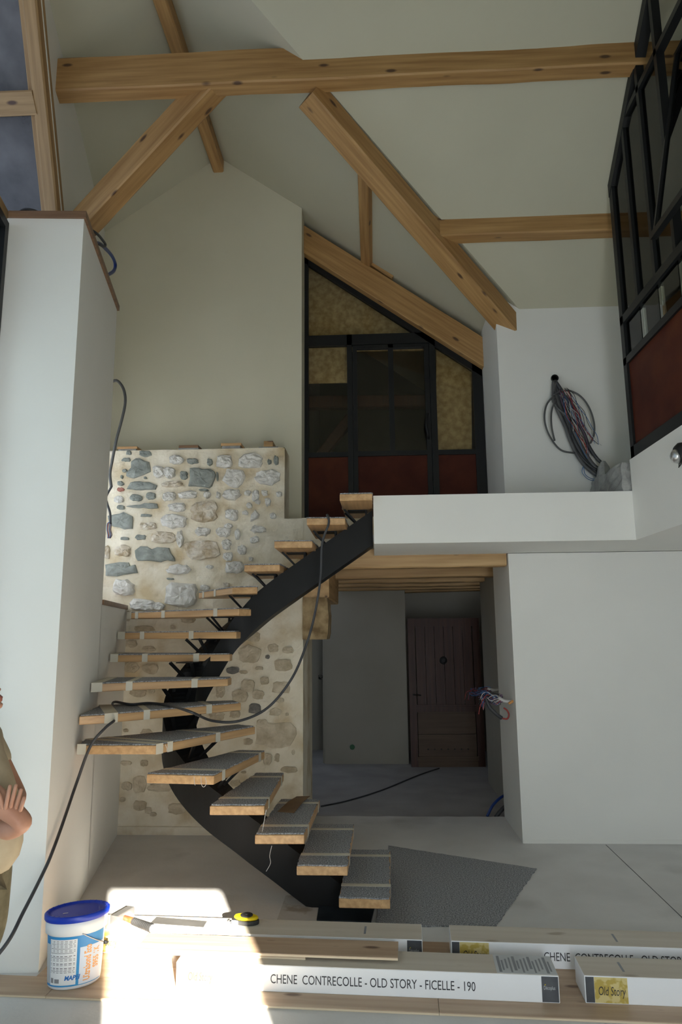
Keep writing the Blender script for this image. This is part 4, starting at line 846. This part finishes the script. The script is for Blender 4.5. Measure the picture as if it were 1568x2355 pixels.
def wrap(name, a0, a1, z0, z1, m_, off=.001, parent=bk, n=14):
    b = MB(); k = 0
    for i in range(n+1):
        a = a0+(a1-a0)*i/n; b.v += [surf(a, z0, off), surf(a, (z0+z1)/2, off), surf(a, z1, off)]
    for i in range(n):
        for j in range(2): q = i*3+j; b.f.append((q, q+3, q+4, q+1)); b.mi.append(0)
    return b.build(name, m_, parent, True, fix=False)
D = math.radians
lab = wrap('label', D(-168), D(-20), .018, .258, 'labblue')
wrap('label_field', D(-82), D(-20), .022, .20, 'labpale', .0015, lab)
pan = wrap('text_panel', D(-150), D(-88), .026, .245, 'pail', .0018, lab)
wrap('grey_strip', D(-168), D(-151), .03, .22, 'paper', .0018, lab)
for k in range(22):
    z = .236-k*.0072
    if k in (9, 14, 17): continue
    wrap('print_line', D(-148), D(-91-rnd.uniform(0, 12)*(k % 3 == 2)), z, z+.0028, 'greyink' if k not in (10, 15, 18) else 'ink', .0022, pan, 6)
wrap('print_mark', D(-147), D(-139), .036, .060, 'greyink', .0022, pan, 3); wrap('print_mark', D(-136), D(-124), .036, .056, 'greyink', .0022, pan, 3)
def bent(o, a_of, z_of):
    for v in o.data.vertices: v.co = surf(a_of(v.co), z_of(v.co), .0026)
t = text('lettering', 'MAPEI', .030, 'mapblue', pan, Matrix.Identity(4), ext=0, shear=.2, bold=.0012); bent(t, lambda c: D(-112)+c.x/.125*.85, lambda c: .050+c.y)
for ln, body in enumerate(('Ultrabond Eco', 'S955 1K')):
    t = text('lettering', body, .044, 'orange', lab, Matrix.Identity(4), ext=0, bold=.0014)
    bent(t, lambda c, ln=ln: D(-58+ln*21)-c.y/.12, lambda c, ln=ln: .034+ln*.05+c.x*.66)
b = MB(); h0, h1 = surf(D(-80), .268, .014), surf(D(-28), .190, .02); b.tube(smooth_path([h0, h0*.5+h1*.5+Vector((.0, -.012, .0)), h1]), .0028, 6); b.build('bail', 'chrome', bk, True)
b = MB(); b.tube([h1, h1+Vector((.02, .008, -.008))], .009, 10); b.build('grip', 'rubber', bk, True)

# ------------------------------------------------------------------ person at the left edge
YPER = 3.22
def pp(x, y, dy=0): return atY((x, y), YPER+dy)
def skin_mesh(name, J, E_, parent, m, sub=2):
    """J: list of (point, rx, ry); grown with a Skin modifier and baked"""
    me = bpy.data.meshes.new(name); me.from_pydata([tuple(p) for p, *_ in J], E_, []); o = bpy.data.objects.new(name, me); COL.objects.link(o)
    mod = o.modifiers.new('s', 'SKIN'); mod.use_smooth_shade = True; o.modifiers.new('sub', 'SUBSURF').levels = sub
    for i, v in enumerate(me.skin_vertices[0].data): v.radius = (J[i][1], J[i][2] if len(J[i]) > 2 else J[i][1]); v.use_root = (i == 0)
    dg = bpy.context.evaluated_depsgraph_get(); out = bpy.data.meshes.new_from_object(o.evaluated_get(dg)); COL.objects.unlink(o); bpy.data.objects.remove(o)
    out.name = name; out.materials.clear(); out.materials.append(MT[m]); out.polygons.foreach_set('use_smooth', [True]*len(out.polygons))
    return out
HX = pp(5, 1566).x-.123                                # centre of the head, nose tip .125 in front of it
zch = pp(8, 1640).z                                     # chin
per = empty('person', (HX-.03, YPER, .0), world=True); tag(per, 'person with crossed arms in a beige T-shirt and khaki trousers beside the pier', 'person')
BXc = HX-.035
V3 = Vector
hz = .93; sz = zch-.115; BH = pp(26, 2040).x-.135; LG = pp(6, 2250).x-.075
el = pp(70, 1893, -.16); elr = V((el.x, el.y, el.z)) if False else V3(el)
J = [(V3((BH-.01, YPER, hz)), .095, .13), (V3((BH*.6+BXc*.4, YPER, 1.10)), .115, .15), (V3((BXc, YPER, 1.26)), .125, .17), (V3((BXc-.01, YPER, sz)), .10, .14), (V3((BXc, YPER, zch-.05)), .055, .055), (V3((BXc+.015, YPER, zch+.03)), .055, .055),
     (V3((BXc-.01, YPER-.19, sz-.02)), .062), (elr+V3((-.025, .01, -.005)), .050), (elr+V3((-.13, .05, -.045)), .048), (elr+V3((-.25, .17, -.01)), .036),
     (V3((BXc-.01, YPER+.19, sz-.02)), .062), (V3((elr.x-.25, YPER+.20, elr.z+.02)), .050), (V3((elr.x-.17, YPER+.02, elr.z+.04)), .040), (V3((elr.x-.135, YPER-.10, elr.z+.055)), .033),
     (V3((BH-.02, YPER-.10, hz-.12)), .080), (V3((LG, YPER-.11, .50)), .065), (V3((BXc-.02, YPER-.12, .09)), .042), (V3((BXc+.08, YPER-.12, .03)), .035),
     (V3((BH-.02, YPER+.10, hz-.12)), .080), (V3((LG-.06, YPER+.11, .50)), .065), (V3((BXc-.05, YPER+.12, .09)), .042), (V3((BXc+.06, YPER+.12, .03)), .035)]
Ed = [(0, 1), (1, 2), (2, 3), (3, 4), (4, 5), (3, 6), (6, 7), (7, 8), (8, 9), (3, 10), (10, 11), (11, 12), (12, 13), (0, 14), (14, 15), (15, 16), (16, 17), (0, 18), (18, 19), (19, 20), (20, 21)]
body = skin_mesh('body', J, Ed, per, 'skin')
bm = bmesh.new(); bm.from_mesh(body)
# head: ellipsoid pushed to a profile (brow, nose, lips, chin), joined into the body mesh
hc = V3((HX, YPER, zch+.115)); n1, n2 = 40, 32
prof = [(-.118, .06), (-.108, .105), (-.090, .130), (-.074, .132), (-.064, .120), (-.056, .132), (-.047, .124), (-.040, .130), (-.030, .108), (-.022, .112), (-.008, .123), (.004, .112), (.022, .092), (.036, .086), (.05, .094), (.07, .092), (.10, .075), (.125, .035)]
def face(z):
    for k in range(len(prof)-1):
        if prof[k][0] <= z <= prof[k+1][0]:
            t = (z-prof[k][0])/(prof[k+1][0]-prof[k][0]); return prof[k][1]*(1-t)+prof[k+1][1]*t
    return .03
vs = []
for i in range(n1+1):
    th = math.pi*i/n1; z = -.122*math.cos(th) if th < 0 else -.12*math.cos(th)+.004
    for j in range(n2):
        a = 2*math.pi*j/n2; sx = math.sin(th); x, y = .10*sx*math.cos(a)-.01, .076*sx*math.sin(a)
        if math.cos(a) > 0:
            tgt = face(z); w = max(0, math.cos(a))**(2 if abs(z) > .07 else 4)*min(1, sx*3)
            if -.03 < z < .03: w = max(0, 1-abs(y)/.020)*.999 if math.cos(a) > .3 else 0; base = .10*sx*math.cos(a)-.012; x = base*(1-w)+tgt*w
            else: x = x*(1-w)+tgt*w
        vs.append(bm.verts.new(hc+V3((x, y, z))))
for i in range(n1):
    for j in range(n2):
        try: bm.faces.new((vs[i*n2+j], vs[i*n2+(j+1) % n2], vs[(i+1)*n2+(j+1) % n2], vs[(i+1)*n2+j]))
        except ValueError: pass
for sg in (-1, 1):                                      # ears
    r = bmesh.ops.create_uvsphere(bm, u_segments=10, v_segments=8, radius=1); 
    for v in r['verts']: v.co = hc+V3((-.012, sg*.076, -.01))+V3((v.co.x*.018, v.co.y*.010, v.co.z*.032))
def finger(chain, r):
    fm = skin_mesh('f', [(p, r*(1-.09*k)) for k, p in enumerate(chain)], [(k, k+1) for k in range(len(chain)-1)], None, 'skin', 1); b2 = bmesh.new(); b2.from_mesh(fm)
    mp = {v: bm.verts.new(v.co) for v in b2.verts}
    for f in b2.faces: bm.faces.new([mp[v] for v in f.verts])
    b2.free(); bpy.data.meshes.remove(fm)
# left hand laid on the right upper arm: four fingers and a thumb; right hand tucked under the left arm
for k, (x0, y0, x1, y1) in enumerate([(12, 1862, 24, 1803), (24, 1858, 38, 1802), (36, 1860, 50, 1812), (46, 1866, 57, 1830)]):
    finger([pp(x0, y0, -.20), pp((x0+x1)/2, (y0+y1)/2, -.235), pp(x1, y1, -.225)], .0105)
finger([pp(10, 1868, -.19), pp(2, 1840, -.21), pp(-4, 1820, -.21)], .012)
q0 = J[9][0]
for k in range(4): finger([q0+V3((0, .02, .01)), q0+V3((-.02, .07, .015*(k-1.5)+.02)), q0+V3((-.03, .12-.008*abs(k-1.3), .016*(k-1.5)+.02))], .010)
finger([q0, q0+V3((.02, .04, .04)), q0+V3((.02, .07, .06))], .011)
bmesh.ops.recalc_face_normals(bm, faces=bm.faces[:]); bm.to_mesh(body); bm.free(); body.polygons.foreach_set('use_smooth', [True]*len(body.polygons))
body.materials.append(MT['lips'])
for f in body.polygons:
    c = f.center-hc
    if c.x > .078 and abs(c.y) < .026 and -.060 < c.z < -.034: f.material_index = 1
link('body', body, per)
k_ = 1.13
sh = [(J[i][0], J[i][1]*k_, (J[i][2] if len(J[i]) > 2 else J[i][1])*k_) for i in (0, 1, 2, 3)]
sh[1] = (V3((BH+.005, YPER, 1.02)), .135, .18); sh[0] = (V3((BH, YPER, .73)), .142, .20); sh += [(V3((BXc, YPER, zch-.085)), .075, .075)]
mid = lambda a, c, t: a+(c-a)*t
sh += [(J[6][0], .076), (mid(J[6][0], J[7][0], .55), .070), (J[10][0], .076), (mid(J[10][0], J[11][0], .55), .070)]
link('t_shirt', skin_mesh('t_shirt', sh, [(0, 1), (1, 2), (2, 3), (3, 4), (3, 5), (5, 6), (3, 7), (7, 8)], per, 'shirt'), per)
tr_ = [(V3((BH-.01, YPER, .88)), .108, .14), (V3((BH-.02, YPER-.10, .74)), .100), (J[15][0], .080), (J[16][0]+V3((0, 0, -.02)), .068), (V3((BH-.02, YPER+.10, .74)), .100), (J[19][0], .080), (J[20][0]+V3((0, 0, -.02)), .068)]
link('trousers', skin_mesh('trousers', tr_, [(0, 1), (1, 2), (2, 3), (0, 4), (4, 5), (5, 6)], per, 'pants'), per)
b = MB(); n = 16
for i in range(9):
    th = math.pi*.5*i/8
    for j in range(n): a = 2*math.pi*j/n; b.v.append(hc+V3((.108*math.cos(th)*math.cos(a)-.018, .084*math.cos(th)*math.sin(a), .045+.09*math.sin(th)-.05*(math.cos(a) < 0)*math.cos(th))))
for i in range(8):
    for j in range(n): q = i*n+j; r = i*n+(j+1) % n; b.f.append((q, r, r+n, q+n)); b.mi.append(0)
b.build('hair', 'hair', per, True)
for s_, sg in ((-1, 0), (1, 0)):
    b = MB(); b.lathe([(.03, 0), (.055, .0), (.055, .03), (.045, .075), (.035, .09)], 14, 2.2, .85); o = b.build('shoe', 'rubber', per, True); o.location = (BXc+.02-.03*(s_ > 0), YPER+s_*.12, .001)
